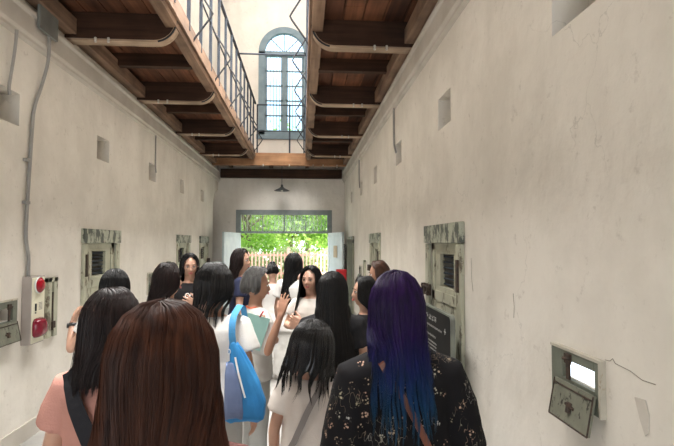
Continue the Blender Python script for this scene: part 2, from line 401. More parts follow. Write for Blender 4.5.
# ---------------------------------------------------------------- mesh helpers
class MB:
    def __init__(s):
        s.v = []; s.f = []
    def add(s, vs, fs):
        o = len(s.v)
        s.v += [tuple(map(float, v)) for v in vs]
        s.f += [tuple(i + o for i in f) for f in fs]
        return s
    def box(s, a, b):
        x0, y0, z0 = [min(p, q) for p, q in zip(a, b)]; x1, y1, z1 = [max(p, q) for p, q in zip(a, b)]
        v = [(x0, y0, z0), (x1, y0, z0), (x1, y1, z0), (x0, y1, z0), (x0, y0, z1), (x1, y0, z1), (x1, y1, z1), (x0, y1, z1)]
        return s.add(v, [(0, 3, 2, 1), (4, 5, 6, 7), (0, 1, 5, 4), (1, 2, 6, 5), (2, 3, 7, 6), (3, 0, 4, 7)])
    def tube(s, pts, r, n=8):
        pts = [Vector(p) for p in pts]
        rr = r if isinstance(r, (list, tuple)) else [r] * len(pts)
        rings = []
        up = None
        for i, p in enumerate(pts):
            d = (pts[min(i + 1, len(pts) - 1)] - pts[max(i - 1, 0)]).normalized()
            if up is None:
                up = Vector((0, 0, 1)) if abs(d.z) < 0.9 else Vector((1, 0, 0))
            a = d.cross(up)
            if a.length < 1e-5: a = d.cross(Vector((0.3, 1, 0.2)))
            a.normalize(); b = a.cross(d).normalized(); up = b
            rings.append([p + (a * math.cos(2 * math.pi * k / n) + b * math.sin(2 * math.pi * k / n)) * rr[i] for k in range(n)])
        v = [q for rg in rings for q in rg]; f = []
        for i in range(len(pts) - 1):
            for k in range(n):
                f.append((i * n + k, i * n + (k + 1) % n, (i + 1) * n + (k + 1) % n, (i + 1) * n + k))
        f.append(tuple(range(n))[::-1]); f.append(tuple((len(pts) - 1) * n + k for k in range(n)))
        return s.add(v, f)
    def prism(s, poly, axis, a, b):
        """poly: 2D outline in the two other axes, extruded along axis from a to b"""
        n = len(poly)
        def P(p, t):
            return {'X': (t, p[0], p[1]), 'Y': (p[0], t, p[1]), 'Z': (p[0], p[1], t)}[axis]
        v = [P(p, a) for p in poly] + [P(p, b) for p in poly]
        f = [tuple(range(n))[::-1], tuple(range(n, 2 * n))] + [(i, (i + 1) % n, n + (i + 1) % n, n + i) for i in range(n)]
        return s.add(v, f)
    def lathe(s, prof, c=(0, 0, 0), n=24, axis='Z'):
        v = []; f = []
        for r, z in prof:
            for k in range(n):
                a = 2 * math.pi * k / n
                q = {'Z': (r * math.cos(a), r * math.sin(a), z), 'X': (z, r * math.cos(a), r * math.sin(a))}[axis]
                v.append((c[0] + q[0], c[1] + q[1], c[2] + q[2]))
        for i in range(len(prof) - 1):
            for k in range(n):
                f.append((i * n + k, i * n + (k + 1) % n, (i + 1) * n + (k + 1) % n, (i + 1) * n + k))
        f.append(tuple(range(n))[::-1]); f.append(tuple((len(prof) - 1) * n + k for k in range(n)))
        return s.add(v, f)
    def build(s, name, m, parent=None, smooth=False, bevel=0, fix=True):
        me = bpy.data.meshes.new(name)
        me.from_pydata(s.v, [], s.f)
        if fix:
            import bmesh
            bm = bmesh.new(); bm.from_mesh(me)
            bmesh.ops.recalc_face_normals(bm, faces=bm.faces); bm.to_mesh(me); bm.free()
        o = bpy.data.objects.new(name, me)
        me.materials.append(m if not isinstance(m, str) else M[m])
        C.objects.link(o)
        if smooth:
            me.polygons.foreach_set('use_smooth', [True] * len(me.polygons))
        if bevel:
            b = o.modifiers.new('bevel', 'BEVEL'); b.width = bevel; b.segments = 2; b.limit_method = 'ANGLE'
        if parent: 
            o.parent = parent
            o.matrix_parent_inverse = Matrix.Translation(-Vector(parent.location)) if parent.parent is None and parent.type == 'EMPTY' else Matrix()
        return o

def tag(o, label, cat, group=None, kind=None):
    o['label'] = label; o['category'] = cat
    if group: o['group'] = group
    if kind: o['kind'] = kind
    return o
def struct(o):
    o['kind'] = 'structure'; return o
def thing(name, label, cat, loc=(0, 0, 0), group=None):
    o = bpy.data.objects.new(name, None); o.empty_display_size = 0.1; o.location = loc
    C.objects.link(o)
    return tag(o, label, cat, group)

XL, XR, YE = -2.275, 1.125, 13.2
YB = -3.6
ZTOP = 9.0

# ---------------------------------------------------------------- walls with recesses
def holed_wall(name, x, sgn, y0, y1, z0, z1, holes, m, thick=0.45):
    """wall facing the corridor at plane x; sgn = outward direction; holes: (ya, yb, za, zb, depth)"""
    ys = sorted({y0, y1} | {h[i] for h in holes for i in (0, 1)})
    zs = sorted({z0, z1} | {h[i] for h in holes for i in (2, 3)})
    mb = MB()
    for i in range(len(ys) - 1):
        for j in range(len(zs) - 1):
            cy, cz = (ys[i] + ys[i + 1]) / 2, (zs[j] + zs[j + 1]) / 2
            if any(h[0] < cy < h[1] and h[2] < cz < h[3] for h in holes): continue
            mb.add([(x, ys[i], zs[j]), (x, ys[i + 1], zs[j]), (x, ys[i + 1], zs[j + 1]), (x, ys[i], zs[j + 1])], [(0, 1, 2, 3)])
    through = None
    for ya, yb, za, zb, d in holes:
        if d is None:
            # thin skin, a cell with its own daylight behind
            X = x + sgn * 0.012; Xo = x + sgn * thick
            a = [(x, ya, za), (x, yb, za), (x, yb, zb), (x, ya, zb)]
            b = [(X, ya, za), (X, yb, za), (X, yb, zb), (X, ya, zb)]
            mb.add(a + b, [(0, 1, 5, 4), (1, 2, 6, 5), (2, 3, 7, 6), (3, 0, 4, 7)])
            A, B, lo, hi = ya - 0.1, yb + 1.0, za - 0.25, zb + 0.2
            c = [(X, A, lo), (X, B, lo), (X, B, hi), (X, A, hi), (Xo, A, lo), (Xo, B, lo), (Xo, B, hi), (Xo, A, hi)]
            mb.add(c, [(0, 1, 5, 4), (1, 2, 6, 5), (2, 3, 7, 6), (3, 0, 4, 7)])
            for (p0, p1, q0, q1) in ((A, ya, lo, hi), (yb, B, lo, hi), (ya, yb, lo, za), (ya, yb, zb, hi)):
                mb.add([(X, p0, q0), (X, p1, q0), (X, p1, q1), (X, p0, q1)], [(0, 1, 2, 3)])
            through = (yb + 0.10, yb + 0.84, lo, hi)
            continue
        X = x + sgn * d
        a = [(x, ya, za), (x, yb, za), (x, yb, zb), (x, ya, zb)]
        b = [(X, ya, za), (X, yb, za), (X, yb, zb), (X, ya, zb)]
        mb.add(a + b, [(0, 1, 5, 4), (1, 2, 6, 5), (2, 3, 7, 6), (3, 0, 4, 7), (4, 5, 6, 7)])
    X = x + sgn * thick
    if through:
        a0, a1, b0, b1 = through
        for (p0, p1, q0, q1) in ((y0, a0, z0, z1), (a1, y1, z0, z1), (a0, a1, z0, b0), (a0, a1, b1, z1)):
            mb.add([(X, p0, q0), (X, p1, q0), (X, p1, q1), (X, p0, q1)], [(0, 1, 2, 3)])
    else:
        mb.add([(X, y0, z0), (X, y1, z0), (X, y1, z1), (X, y0, z1)], [(0, 1, 2, 3)])
    mb.add([(x, y0, z0), (X, y0, z0), (X, y0, z1), (x, y0, z1)], [(0, 1, 2, 3)])
    mb.add([(x, y1, z0), (X, y1, z0), (X, y1, z1), (x, y1, z1)], [(0, 1, 2, 3)])
    mb.add([(x, y0, z1), (X, y0, z1), (X, y1, z1), (x, y1, z1)], [(0, 1, 2, 3)])
    return struct(mb.build(name, m, fix=False))

def vent(c): return (c - 0.17, c + 0.17, 2.555, 2.815, 0.33)
LV = [vent(c) for c in (0.25, 2.05, 3.87, 5.69, 7.51, 9.33, 11.15)]
RV = [vent(c) for c in (0.10, 1.93, 3.79, 5.66, 7.53, 9.40, 11.25)]
DOOR_L = [(5.68, 0.49), (9.45, 0.49), (11.35, 0.45)]
DOOR_R = [(3.83, 0.49), (7.5, 0.5), (11.2, 0.48)]
LH = [(c - w + 0.09, c + w - 0.09, 0.0, 1.68, 0.30) for c, w in DOOR_L]
RH = [(c - w + 0.09, c + w - 0.09, 0.0, 1.68, 0.30) for c, w in DOOR_R]
HATCH_R = [1.95, 5.66, 9.4]
HATCH_L = [3.87, 7.5]
def hh(c): return (c - 0.12, c + 0.12, 1.02, 1.12, 0.28)
RHH = [(1.80, 2.03, 1.055, 1.13, None), hh(5.66), hh(9.4)]
LHH = [hh(3.87), hh(7.5)]
holed_wall('wall_right', XR, 1, YB, YE, 0, ZTOP, RV + RH + RHH, M['plaster'])
holed_wall('wall_left', XL, -1, YB, 12.48, 0, ZTOP, LV + LH + LHH, M['plaster'])
# piece of left wall over the arched side opening
mb = MB()
arc = [(YE, 3.02)] + [(YE - 0.72 * math.sin(R(a)), 2.45 + 0.57 * math.cos(R(a))) for a in range(10, 91, 10)]
poly = [(12.48, ZTOP), (YE, ZTOP)] + arc + [(12.48, 2.45)]
mb.prism(poly, 'X', XL - 0.45, XL)
struct(mb.build('wall_side_arch', M['plaster']))
# side passage behind the arch
mb = MB()
mb.box((XL - 2.2, 12.30, 0), (XL - 0.45, 12.48, 3.4))
mb.box((XL - 2.35, 12.3, 0), (XL - 2.2, YE, 3.4))
mb.box((XL - 2.35, 12.3, 3.4), (XL - 0.44, YE, 3.5))
struct(mb.build('wall_side_passage', M['plaster']))

# end wall: door opening below, arched window above
DX0, DX1, DZ, TZ = -1.796, 0.784, 1.89, 2.51
WX0, WX1, WZ0 = -1.22, 0.18, 4.55
WC, WR = (WX0 + WX1) / 2, (WX1 - WX0) / 2
WSP = 7.54 - WR
mb = MB()
EXL = XL - 2.4
th = 0.4
mb.box((EXL, YE, 0), (DX0, YE + th, TZ)); mb.box((DX1, YE, 0), (XR + 0.45, YE + th, TZ))
mb.box((EXL, YE, TZ), (XR + 0.45, YE + th, WZ0))
mb.box((EXL, YE, WZ0), (WX0, YE + th, WSP)); mb.box((WX1, YE, WZ0), (XR + 0.45, YE + th, WSP))
n = 24
top = [(WC + WR * math.cos(math.pi * k / n), WSP + WR * math.sin(math.pi * k / n)) for k in range(n + 1)]
left_p = [(EXL, WSP), (EXL, ZTOP), (WC, ZTOP)] + top[n // 2:][0:]
right_p = [(XR + 0.45, ZTOP), (XR + 0.45, WSP)] + top[:n // 2 + 1] + [(WC, ZTOP)]
mb.prism(left_p, 'Y', YE, YE + th); mb.prism(right_p, 'Y', YE, YE + th)
struct(mb.build('wall_end', M['plaster_end']))
# back wall behind the photographer, its unseen opening left to let light in
mb = MB()
mb.box((XL - 0.45, YB - 0.3, 0), (-1.9, YB, ZTOP)); mb.box((0.8, YB - 0.3, 0), (XR + 0.45, YB, ZTOP)); mb.box((-1.9, YB - 0.3, 3.2), (0.8, YB, ZTOP))
struct(mb.build('wall_back', M['plaster']))
# closed roof; added area lights below it stand in for daylight over the gap
mb = MB()
mb.box((XL - 0.5, YB - 0.3, ZTOP), (XR + 0.5, YE + 0.4, ZTOP + 0.2))
struct(mb.build('ceiling', M['roof']))
mb = MB().box((EXL, YB - 0.3, -0.2), (XR + 0.45, YE + 0.4, 0.0))
struct(mb.build('floor', M['concrete']))
# baseboard of plain darker cement
for nm, x, s in (('baseboard_left', XL, 1), ('baseboard_right', XR, -1)):
    mb = MB()
    doors = DOOR_L if s == 1 else DOOR_R
    y = YB
    for c, w in sorted(doors):
        mb.box((x, y, 0), (x + s * 0.012, c - w, 0.14)); y = c + w
    mb.box((x, y, 0), (x + s * 0.012, 12.45 if s == 1 else YE, 0.14))
    struct(mb.build(nm, M['cornice']))
# cornice bands
for nm, x, s in (('trim_1', XL, 1), ('trim_2', XR, -1)):
    mb = MB()
    y1 = YE
    mb.prism([(x, 3.26), (x + s * 0.035, 3.275), (x + s * 0.035, 3.30), (x + s * 0.055, 3.32), (x + s * 0.055, 3.47), (x + s * 0.075, 3.49), (x + s * 0.075, 3.52), (x, 3.52)], 'Y', YB, y1)
    struct(mb.build(nm, M['cornice'], bevel=0.004))

# ---------------------------------------------------------------- galleries
def arc_pts(cx, cz, r, a0, a1, n=8):
    return [(cx + r * math.cos(R(a0 + (a1 - a0) * k / n)), cz + r * math.sin(R(a0 + (a1 - a0) * k / n))) for k in range(n + 1)]

BEAMS = [-3.3, -1.3, 0.72, 2.75, 4.78, 6.80, 8.83, 10.86]
def gallery(side):
    xw = XL + 0.004 if side < 0 else XR - 0.004
    xi = -1.22 if side < 0 else 0.08
    s = 1 if side < 0 else -1            # direction from wall to gap
    nm = 'left' if side < 0 else 'right'
    t = thing('timber_gallery', f'dark timber walkway on beams along the {nm} wall above the crowd', 'gallery', (xw, 5, 3.52), 'timber galleries')
    # boards
    mb = MB()
    x0, x1 = sorted((xw, xi - s * 0.10))
    k = 0; x = x0
    while x < x1 - 0.02:
        w = min(0.2, x1 - x)
        y = YB + rnd.random() * -1
        while y < 12.2:
            L = 2.0 + rnd.random() * 1.2
            ya, yb = max(y, YB), min(y + L, 12.2)
            if yb > ya:
                mb.box((x + 0.005, ya + 0.003, 3.83), (x + w - 0.005, yb - 0.003, 3.87 + 0.004 * rnd.random()))
            y += L
        x += w
    mb.box((x0, YB, 3.872), (x1, 12.2, 3.89))
    mb.build('floor_boards', M['wood_board'], t)
    # cross beams with rounded inner end
    for y in BEAMS:
        zb, zt, r = 3.57, 3.83, 0.2
        if s > 0:
            out = [(xw, zt), (xw, zb)] + arc_pts(xi - r - 0.02, zb + r, r, -90, 0) + [(xi - 0.02, zt)]
        else:
            out = [(xw, zt), (xw, zb)] + arc_pts(xi + r + 0.02, zb + r, r, -90, -180) + [(xi + 0.02, zt)]
        bm_ = MB().prism(out, 'Y', y - 0.055, y + 0.055).build('cross_beam', M['wood_dark'], t, bevel=0.004)
        # pale bent strip nailed to the underside
        c = [(xw, zb)] + arc_pts(xi - s * (r + 0.02), zb + r, r, -90, 0 if s > 0 else -180)
        c2 = [(xw, zb - 0.018)] + arc_pts(xi - s * (r + 0.02), zb + r, r + 0.018, -90, 0 if s > 0 else -180)
        ob = MB()
        nq = len(c)
        v = [(p[0], y - 0.062, p[1]) for p in c] + [(p[0], y - 0.062, p[1]) for p in c2] + [(p[0], y + 0.062, p[1]) for p in c] + [(p[0], y + 0.062, p[1]) for p in c2]
        f = []
        for i in range(nq - 1):
            f += [(i, i + 1, nq + i + 1, nq + i), (2 * nq + i, 3 * nq + i, 3 * nq + i + 1, 2 * nq + i + 1), (nq + i, nq + i + 1, 3 * nq + i + 1, 3 * nq + i), (i, 2 * nq + i, 2 * nq + i + 1, i + 1)]
        f += [(0, nq, 3 * nq, 2 * nq), (nq - 1, 3 * nq - 1, 4 * nq - 1, 2 * nq - 1)]
        ob.add(v, f)
        st = ob.build('bent_strip', M['wood_pale'], bm_)
        if y > 3:
            # iron edge along the bent end
            tb = MB().tube([(p[0], y - 0.066, p[1]) for p in c2[2:]], 0.009, 6)
            tb.build('iron_band', M['iron'], bm_)
            for q in (0.30, 0.42):
                xx = xw + s * q
                MB().lathe([(0.004, 0), (0.012, 0.004), (0.013, 0.02), (0.008, 0.026), (0.013, 0.032), (0.012, 0.05), (0.004, 0.054)], (xx, y - 0.085, zb - 0.05), 10).build('insulator_knob', M['porcelain'], bm_, smooth=True)
    # slimmer joists between the beams
    for y in [b + 1.0 for b in BEAMS]:
        x0, x1 = sorted((xw, xi - s * 0.1))
        MB().box((x0, y - 0.045, 3.68), (x1, y + 0.045, 3.83)).build('joist', M['wood_dark'], t, bevel=0.004)
    # edge beam and fascia facing the gap
    x0, x1 = sorted((xi, xi - s * 0.11))
    MB().box((x0, YB, 3.70), (x1, 12.2, 3.86)).build('edge_beam', M['wood_edge'], t, bevel=0.006)
    x0, x1 = sorted((xi, xi + s * 0.03))
    fb = MB()
    y = YB
    while y < 12.2:
        fb.box((x0, y, 3.76), (x1, min(y + 2.02, 12.2) - 0.004, 3.93)); y += 2.02
    fb.build('fascia_board', M['wood_edge'], t, bevel=0.003)
    # wall plate carrying the beams
    x0, x1 = sorted((xw, xw + s * 0.12))
    wp = MB()
    y = YB
    for b in BEAMS + [12.27]:
        if b - 0.07 > y: wp.box((x0, y, 3.60), (x1, b - 0.066, 3.75))
        y = b + 0.066
    wp.build('wall_plate', M['wood_edge'], t, bevel=0.005)
    return t
gallery(-1); gallery(1)

# bridge joining them at the end wall
t = thing('timber_bridge', 'timber landing crossing the hall in front of the arched window', 'gallery', (-0.57, 12.7, 3.52), 'timber galleries')
MB().box((XL + .004, 12.22, 3.57), (XR - .004, 12.36, 3.88)).build('front_beam', M['wood_warm'], t, bevel=0.006)
MB().box((XL + .08, 13.05, 3.36), (XR - .08, 13.196, 3.60)).build('wall_beam', M['wood_dark'], t, bevel=0.006)
mb = MB()
x = XL
while x < XR - 0.02:
    mb.box((x + 0.004, 12.36, 3.83), (min(x + 0.2, XR) - 0.004, 13.19, 3.87)); x += 0.2
mb.build('floor_boards', M['wood_board'], t)
for x in (-1.9, -0.85, 0.1, 0.9):
    MB().box((x - 0.045, 12.36, 3.62), (x + 0.045, 13.05, 3.83)).build('joist', M['wood_dark'], t)
mb = MB()
for x in (-1.0, -0.35, 0.25, 0.5, 0.85):
    MB().lathe([(0.004, 0), (0.014, 0.004), (0.015, 0.03), (0.009, 0.036), (0.014, 0.045), (0.012, 0.07), (0.004, 0.074)], (x, 12.2, 3.52), 10).build('insulator_knob', M['porcelain'], t, smooth=True)

# ---------------------------------------------------------------- railings
ZW, ZR = 3.90, 5.11
def railing(side):
    xi = -1.20 if side < 0 else 0.06
    s = 1 if side < 0 else -1
    nm = 'left' if side < 0 else 'right'
    t = thing('iron_railing', f'grey-blue iron railing with bent braces on the {nm} walkway edge', 'railing', (xi, 5, ZW), 'gallery railings')
    MB().box((xi - 0.022, YB + .05, ZR - 0.012), (xi + 0.022, 12.2, ZR + 0.012)).build('top_rail', M['rail_paint'], t, bevel=0.003)
    MB().tube([(xi, YB + .05, 4.46), (xi, 12.2, 4.46)], 0.011, 8).build('middle_rail', M['rail_paint'], t)
    y = -3.3
    while y < 12.2:
        MB().box((xi - 0.018, y - 0.012, ZW - 0.06), (xi + 0.018, y + 0.012, ZR)).build('post', M['rail_paint'], t)
        y += 0.6
    y = 5.3 - 1.3 * 6
    while y < 12.2:
        o = 0.21
        pts = [(xi, y, 3.80), (xi + s * 0.02, y, 3.84), (xi + s * (o - 0.02), y, 4.08), (xi + s * o, y, 4.12), (xi + s * (o - 0.02), y, 4.16), (xi + s * 0.02, y, 4.44), (xi, y, 4.47)]
        MB().tube(pts, 0.011, 8).build('bent_brace', M['iron'], t, smooth=True)
        y += 1.3
    return t
railing(-1); railing(1)
t = thing('iron_railing', 'grey-blue iron railing across the landing below the arched window', 'railing', (-0.57, 12.28, 3.88), 'gallery railings')
MB().box((-1.17, 12.26, ZR - 0.012), (0.03, 12.30, ZR + 0.012)).build('top_rail', M['rail_paint'], t)
MB().tube([(-1.17, 12.28, 4.44), (0.03, 12.28, 4.44)], 0.012, 8).build('middle_rail', M['rail_paint'], t)
MB().box((-0.365, 12.265, 3.88), (-0.325, 12.295, ZR)).build('post', M['rail_paint'], t)
MB().box((-1.175, 12.265, 3.88), (-1.14, 12.295, ZR)).build('post', M['rail_paint'], t)
MB().box((0.0, 12.265, 3.88), (0.035, 12.295, ZR)).build('post', M['rail_paint'], t)
o = MB().tube([(-1.2, 8.95, ZR), (0.06, 8.95, ZR)], 0.016, 10).build('tie_rod', M['rail_paint'], smooth=True)
tag(o, 'pale iron rod spanning the gap between the two walkway railings', 'rod')

# ---------------------------------------------------------------- arched window
t = bpy.data.objects.new('window_1', None); t.location = (WC, YE, WZ0); C.objects.link(t); struct(t)
mb = MB()
yi, yo = YE - 0.015, YE + 0.14
def arch_ring(mb, cx, cz, r0, r1, ya, yb, n=28):
    v = []; f = []
    for k in range(n + 1):
        a = math.pi * k / n
        for r in (r0, r1):
            for y in (ya, yb): v.append((cx + r * math.cos(a), y, cz + r * math.sin(a)))
    for k in range(n):
        a = 4 * k; b = a + 4
        f += [(a, b, b + 2, a + 2), (a + 1, a + 3, b + 3, b + 1), (a, a + 1, b + 1, b), (a + 2, b + 2, b + 3, a + 3)]
    f += [(0, 2, 3, 1), (4 * n, 4 * n + 1, 4 * n + 3, 4 * n + 2)]
    mb.add(v, f)
fw = 0.17
arch_ring(mb, WC, WSP, WR - fw, WR, yi, yo)
mb.box((WX0, yi, WZ0), (WX0 + fw, yo, WSP)); mb.box((WX1 - fw, yi, WZ0), (WX1, yo, WSP)); mb.box((WX0, yi, WZ0), (WX1, yo, WZ0 + 0.13))
mb.box((WX0, yi, WSP - 0.11), (WX1, yo, WSP + 0.02))
mb.build('window_frame', M['window_paint'], t, bevel=0.004)
MB().box((WX0 - 0.05, YE - 0.05, WZ0 - 0.12), (WX1 + 0.05, YE + 0.02, WZ0 - 0.001)).build('window_sill', M['window_paint'], t, bevel=0.006)
mb = MB()
mb.box((WC - 0.035, YE + 0.02, WZ0 + 0.13), (WC + 0.035, YE + 0.08, WSP - 0.1))
for k in range(1, 5):
    z = WZ0 + 0.13 + (WSP - 0.11 - WZ0 - 0.13) * k / 5
    mb.box((WX0 + fw, YE + 0.03, z - 0.018), (WX1 - fw, YE + 0.07, z + 0.018))
for x in (WX0 + fw + 0.03, WC - 0.065, WC + 0.065, WX1 - fw - 0.03):
    mb.box((x - 0.03, YE + 0.03, WZ0 + 0.13), (x + 0.03, YE + 0.07, WSP - 0.1))
for a in (45, 90, 135):
    mb.tube([(WC, YE + 0.05, WSP), (WC + (WR - fw) * math.cos(R(a)), YE + 0.05, WSP + (WR - fw) * math.sin(R(a)))], 0.014, 6)
mb.build('muntin', M['window_paint'], t)
mb = MB()
for k in range(12):
    x = WX0 + fw + (WX1 - WX0 - 2 * fw) * (k + 0.5) / 12
    zt = WSP + math.sqrt(max((WR - fw) ** 2 - (x - WC) ** 2, 0))
    mb.tube([(x, YE + 0.2, WZ0), (x, YE + 0.2, zt)], 0.009, 6)
mb.build('security_bars', M['rail_paint'], t)
poly = [(WX0 + fw, WZ0 + 0.13), (WX1 - fw, WZ0 + 0.13)] + [(WC + (WR - fw) * math.cos(math.pi * k / 20), WSP + (WR - fw) * math.sin(math.pi * k / 20)) for k in range(21)]
MB().prism(poly, 'Y', YE + 0.045, YE + 0.05).build('pane', M['glass_blue'], t)

# ---------------------------------------------------------------- end doorway: frame, grilled transom, two leaves
t = bpy.data.objects.new('window_2', None); t.location = ((DX0 + DX1) / 2, YE, DZ); C.objects.link(t); struct(t)
mb = MB()
f_ = 0.13
mb.box((DX0, YE - 0.02, TZ - 0.13), (DX1, YE + 0.16, TZ)); mb.box((DX0, YE - 0.02, DZ + .05), (DX0 + f_, YE + 0.16, TZ - .13)); mb.box((DX1 - f_, YE - 0.02, DZ + .05), (DX1, YE + 0.16, TZ - .13))
mb.box((DX0, YE - 0.021, DZ - 0.01), (DX1, YE + 0.16, DZ + 0.05))
DC = (DX0 + DX1) / 2
mb.box((DC - 0.02, YE + 0.0, DZ), (DC + 0.02, YE + 0.1, TZ - .1))
for q in (-0.5, 0.5):
    mb.box((DC + q * 1.16 - 0.008, YE + 0.03, DZ), (DC + q * 1.16 + 0.008, YE + 0.07, TZ - .1))
mb.build('transom_frame', M['transom_paint'], t, bevel=0.004)
mb = MB()
x = DX0 + f_ + 0.06
while x < DX1 - f_:
    mb.tube([(x, YE + 0.10, DZ), (x, YE + 0.10, TZ - 0.1)], 0.009, 5); 
    # scrolled ornament between the bars
    pts = [(x + 0.05 + 0.032 * math.sin(a * math.pi / 4), YE + 0.10, DZ + 0.06 + (TZ - DZ - 0.2) * a / 12) for a in range(13)]
    mb.tube(pts, 0.007, 4)
    x += 0.105
mb.build('iron_grille', M['grille_paint'], t)
MB().box((DX0 + f_, YE + 0.05, DZ + 0.05), (DX1 - f_, YE + 0.054, TZ - 0.13)).build('pane', M['glass'], t)
mb = MB()
mb.box((DX0, YE, 0), (DX0 + 0.11, YE + 0.12, DZ - .011)); mb.box((DX1 - 0.11, YE, 0), (DX1, YE + 0.12, DZ - .011))
struct(mb.build('trim_3', M['transom_paint']))
def door_leaf(n, hx, ang, poster):
    t = bpy.data.objects.new(n, None); t.location = (hx, YE - 0.03, 0); t.rotation_euler = (0, 0, R(ang)); C.objects.link(t); struct(t)
    W = 1.26
    def P(mb, name, m, par=t, bevel=0.0):
        o = mb.build(name, m, bevel=bevel); o.parent = par; return o
    mb = MB()
    mb.box((0, 0, 0.02), (W, 0.03, DZ))
    for a, b, c, d in ((0, 0.1, 0.02, DZ), (W - 0.1, W, 0.02, DZ), (0, W, 0.02, 0.2), (0, W, 0.85, 0.95), (0, W, DZ - 0.1, DZ)):
        mb.box((a, -0.012, c), (b, 0.042, d))
    P(mb, 'door_panel', M['leaf_door_paint'], bevel=0.004)
    if poster:
        P(MB().box((0.55, -0.02, 1.25), (0.85, -0.012, 1.55)), 'pasted_notice', M['paper_note'])
        P(MB().box((0.55, 0.042, 1.25), (0.85, 0.048, 1.55)), 'pasted_notice', M['paper_note'])
    return t
M['paper_note'] = mat('paper_note', (0.62, 0.50, 0.34), (0.56, 0.45, 0.30), 0.8)
door_leaf('door_1', DX0 + 0.10, -101, False)
door_leaf('door_2', DX1 - 0.10, -77, True)

# ---------------------------------------------------------------- cell doors
def bars(mb, x, ya, yb, za, zb, n):
    for k in range(n):
        z = za + (zb - za) * (k + 0.5) / n
        mb.tube([(x, ya, z), (x, yb, z)], 0.007, 6)
def cell_door(n, x, s, c, w, detailed=True, is_open=False):
    """x: wall plane, s: +1 when the corridor lies towards +X"""
    t = bpy.data.objects.new(n, None); t.location = (x, c, 0); C.objects.link(t); struct(t)
    y0, y1 = c - w, c + w
    H = 1.77
    mb = MB()
    a, b = x, x + s * 0.03
    mb.box((a, y0, 0), (b, y0 + 0.10, H - 0.155)); mb.box((a, y1 - 0.10, 0), (b, y1, H - 0.155))
    mb.build('door_frame', M['door_paint'], t, bevel=0.004)
    MB().box((a, y0 - 0.015, H - 0.15), (x + s * 0.038, y1 + 0.015, H)).build('lintel_board', M['door_top'], t, bevel=0.004)
    if is_open:
        return t
    # leaf with a barred window
    wy0, wy1, wz0, wz1 = c - 0.20, c + 0.17, 1.26, 1.53
    d0, d1 = x - s * 0.06, x - s * 0.015
    mb = MB()
    q0, q1 = y0 + 0.095, y1 - 0.095
    mb.box((d0, q0, 0.01), (d1, q1, wz0)); mb.box((d0, q0, wz1), (d1, q1, H - 0.12)); mb.box((d0, q0, wz0), (d1, wy0, wz1)); mb.box((d0, wy1, wz0), (d1, q1, wz1))
    e = x - s * 0.003
    for za, zb in ((0.05, 0.15), (1.14, 1.22), (1.56, 1.63)):
        mb.box((d1, q0 + 0.01, za), (e, q1 - 0.01, zb))
    mb.box((d1, q0 + 0.01, 0.05), (e, q0 + 0.09, 1.63)); mb.box((d1, q1 - 0.09, 0.05), (e, q1 - 0.01, 1.63))
    leaf = mb.build('door_leaf', M['door_paint'], t, bevel=0.003)
    mb = MB(); bars(mb, x - s * 0.05, wy0, wy1, wz0, wz1, 6)
    mb.build('window_bars', M['rail_paint'], leaf)
    mb = MB()
    for k in range(5): mb.lathe([(0.009, -0.004), (0.009, 0.004)], (x - s * 0.01, q0 + 0.12 + k * (q1 - q0 - .24) / 4, 1.595), 8, 'X')
    mb.build('nail_heads', M['rust'], leaf)
    # sliding bolt on the far jamb
    yb_ = y1 - 0.06
    g = MB()
    g.tube([(x + s * 0.05, yb_ - 0.16, 1.245), (x + s * 0.05, yb_ + 0.10, 1.245)], 0.013, 8)
    g.tube([(x + s * 0.05, yb_ - 0.10, 1.19), (x + s * 0.05, yb_ + 0.09, 1.19)], 0.011, 8)
    for q in (-0.12, -0.02, 0.06): g.box((x + s * 0.028, yb_ + q - 0.012, 1.17), (x + s * 0.066, yb_ + q + 0.012, 1.265))
    g.build('sliding_bolt', M['rust'], t)
    g = MB().box((x + s * 0.03, y0 + 0.03, 1.27), (x + s * 0.045, y0 + 0.07, 1.50)); g.build('iron_hinge_plate', M['rust'], t)
    return t
k = 3
for c, w in DOOR_L: cell_door(f'door_{k}', XL, 1, c, w); k += 1
for c, w in DOOR_R[:2]: cell_door(f'door_{k}', XR, -1, c, w); k += 1
t = cell_door(f'door_{k}', XR, -1, DOOR_R[2][0], DOOR_R[2][1], is_open=True)
# its leaf swung out into the corridor
mb = MB().box((XR - 0.16, 10.66, 0.02), (XR - 0.04, 10.72, 1.70))
lf = mb.build('door_leaf', M['door_sage'] if 'door_sage' in M else M['hatch_paint'], t, bevel=0.004)
g = MB()
pts = []
for i in range(60):
    a = i * 2 * math.pi / 6
    pts.append((XR - 0.21 + 0.018 * math.cos(a), 10.69 + 0.018 * math.sin(a), 1.25 + 0.35 * i / 60))
g.tube(pts, 0.006, 5)
g.build('coiled_spring', M['iron'], lf)
# interiors of the cells
for nm, x, s, doors in (('left', XL, -1, DOOR_L), ('right', XR, 1, DOOR_R)):
    pass

# fixed locking strips beside the doors
def strip(x, s, y, label):
    t = thing('bolt_housing', label, 'door lock', (x, y, 0.79), 'bolt housings beside the cell doors')
    MB().box((x, y - 0.085, 0.78), (x + s * 0.035, y - 0.02, 1.31)).box((x, y + 0.02, 0.78), (x + s * 0.035, y + 0.085, 1.31)).box((x, y - 0.085, 1.27), (x + s * 0.035, y + 0.085, 1.31)).build('wooden_frame', M['door_paint'], t, bevel=0.003)
    MB().box((x, y - 0.02, 0.80), (x + s * 0.008, y + 0.02, 1.27)).build('dark_slot', M['rust'], t)
    MB().tube([(x + s * 0.03, y, 0.84), (x + s * 0.03, y, 1.18)], 0.009, 8).box((x + s * 0.02, y - 0.025, 0.86), (x + s * 0.05, y + 0.025, 0.92)).build('iron_bolt', M['rust'], t)
strip(XL, 1, 4.57, 'narrow worn wooden bolt housing right beside the fire alarm panel')
strip(XL, 1, 8.4, 'narrow worn wooden bolt housing between two far left cell doors')
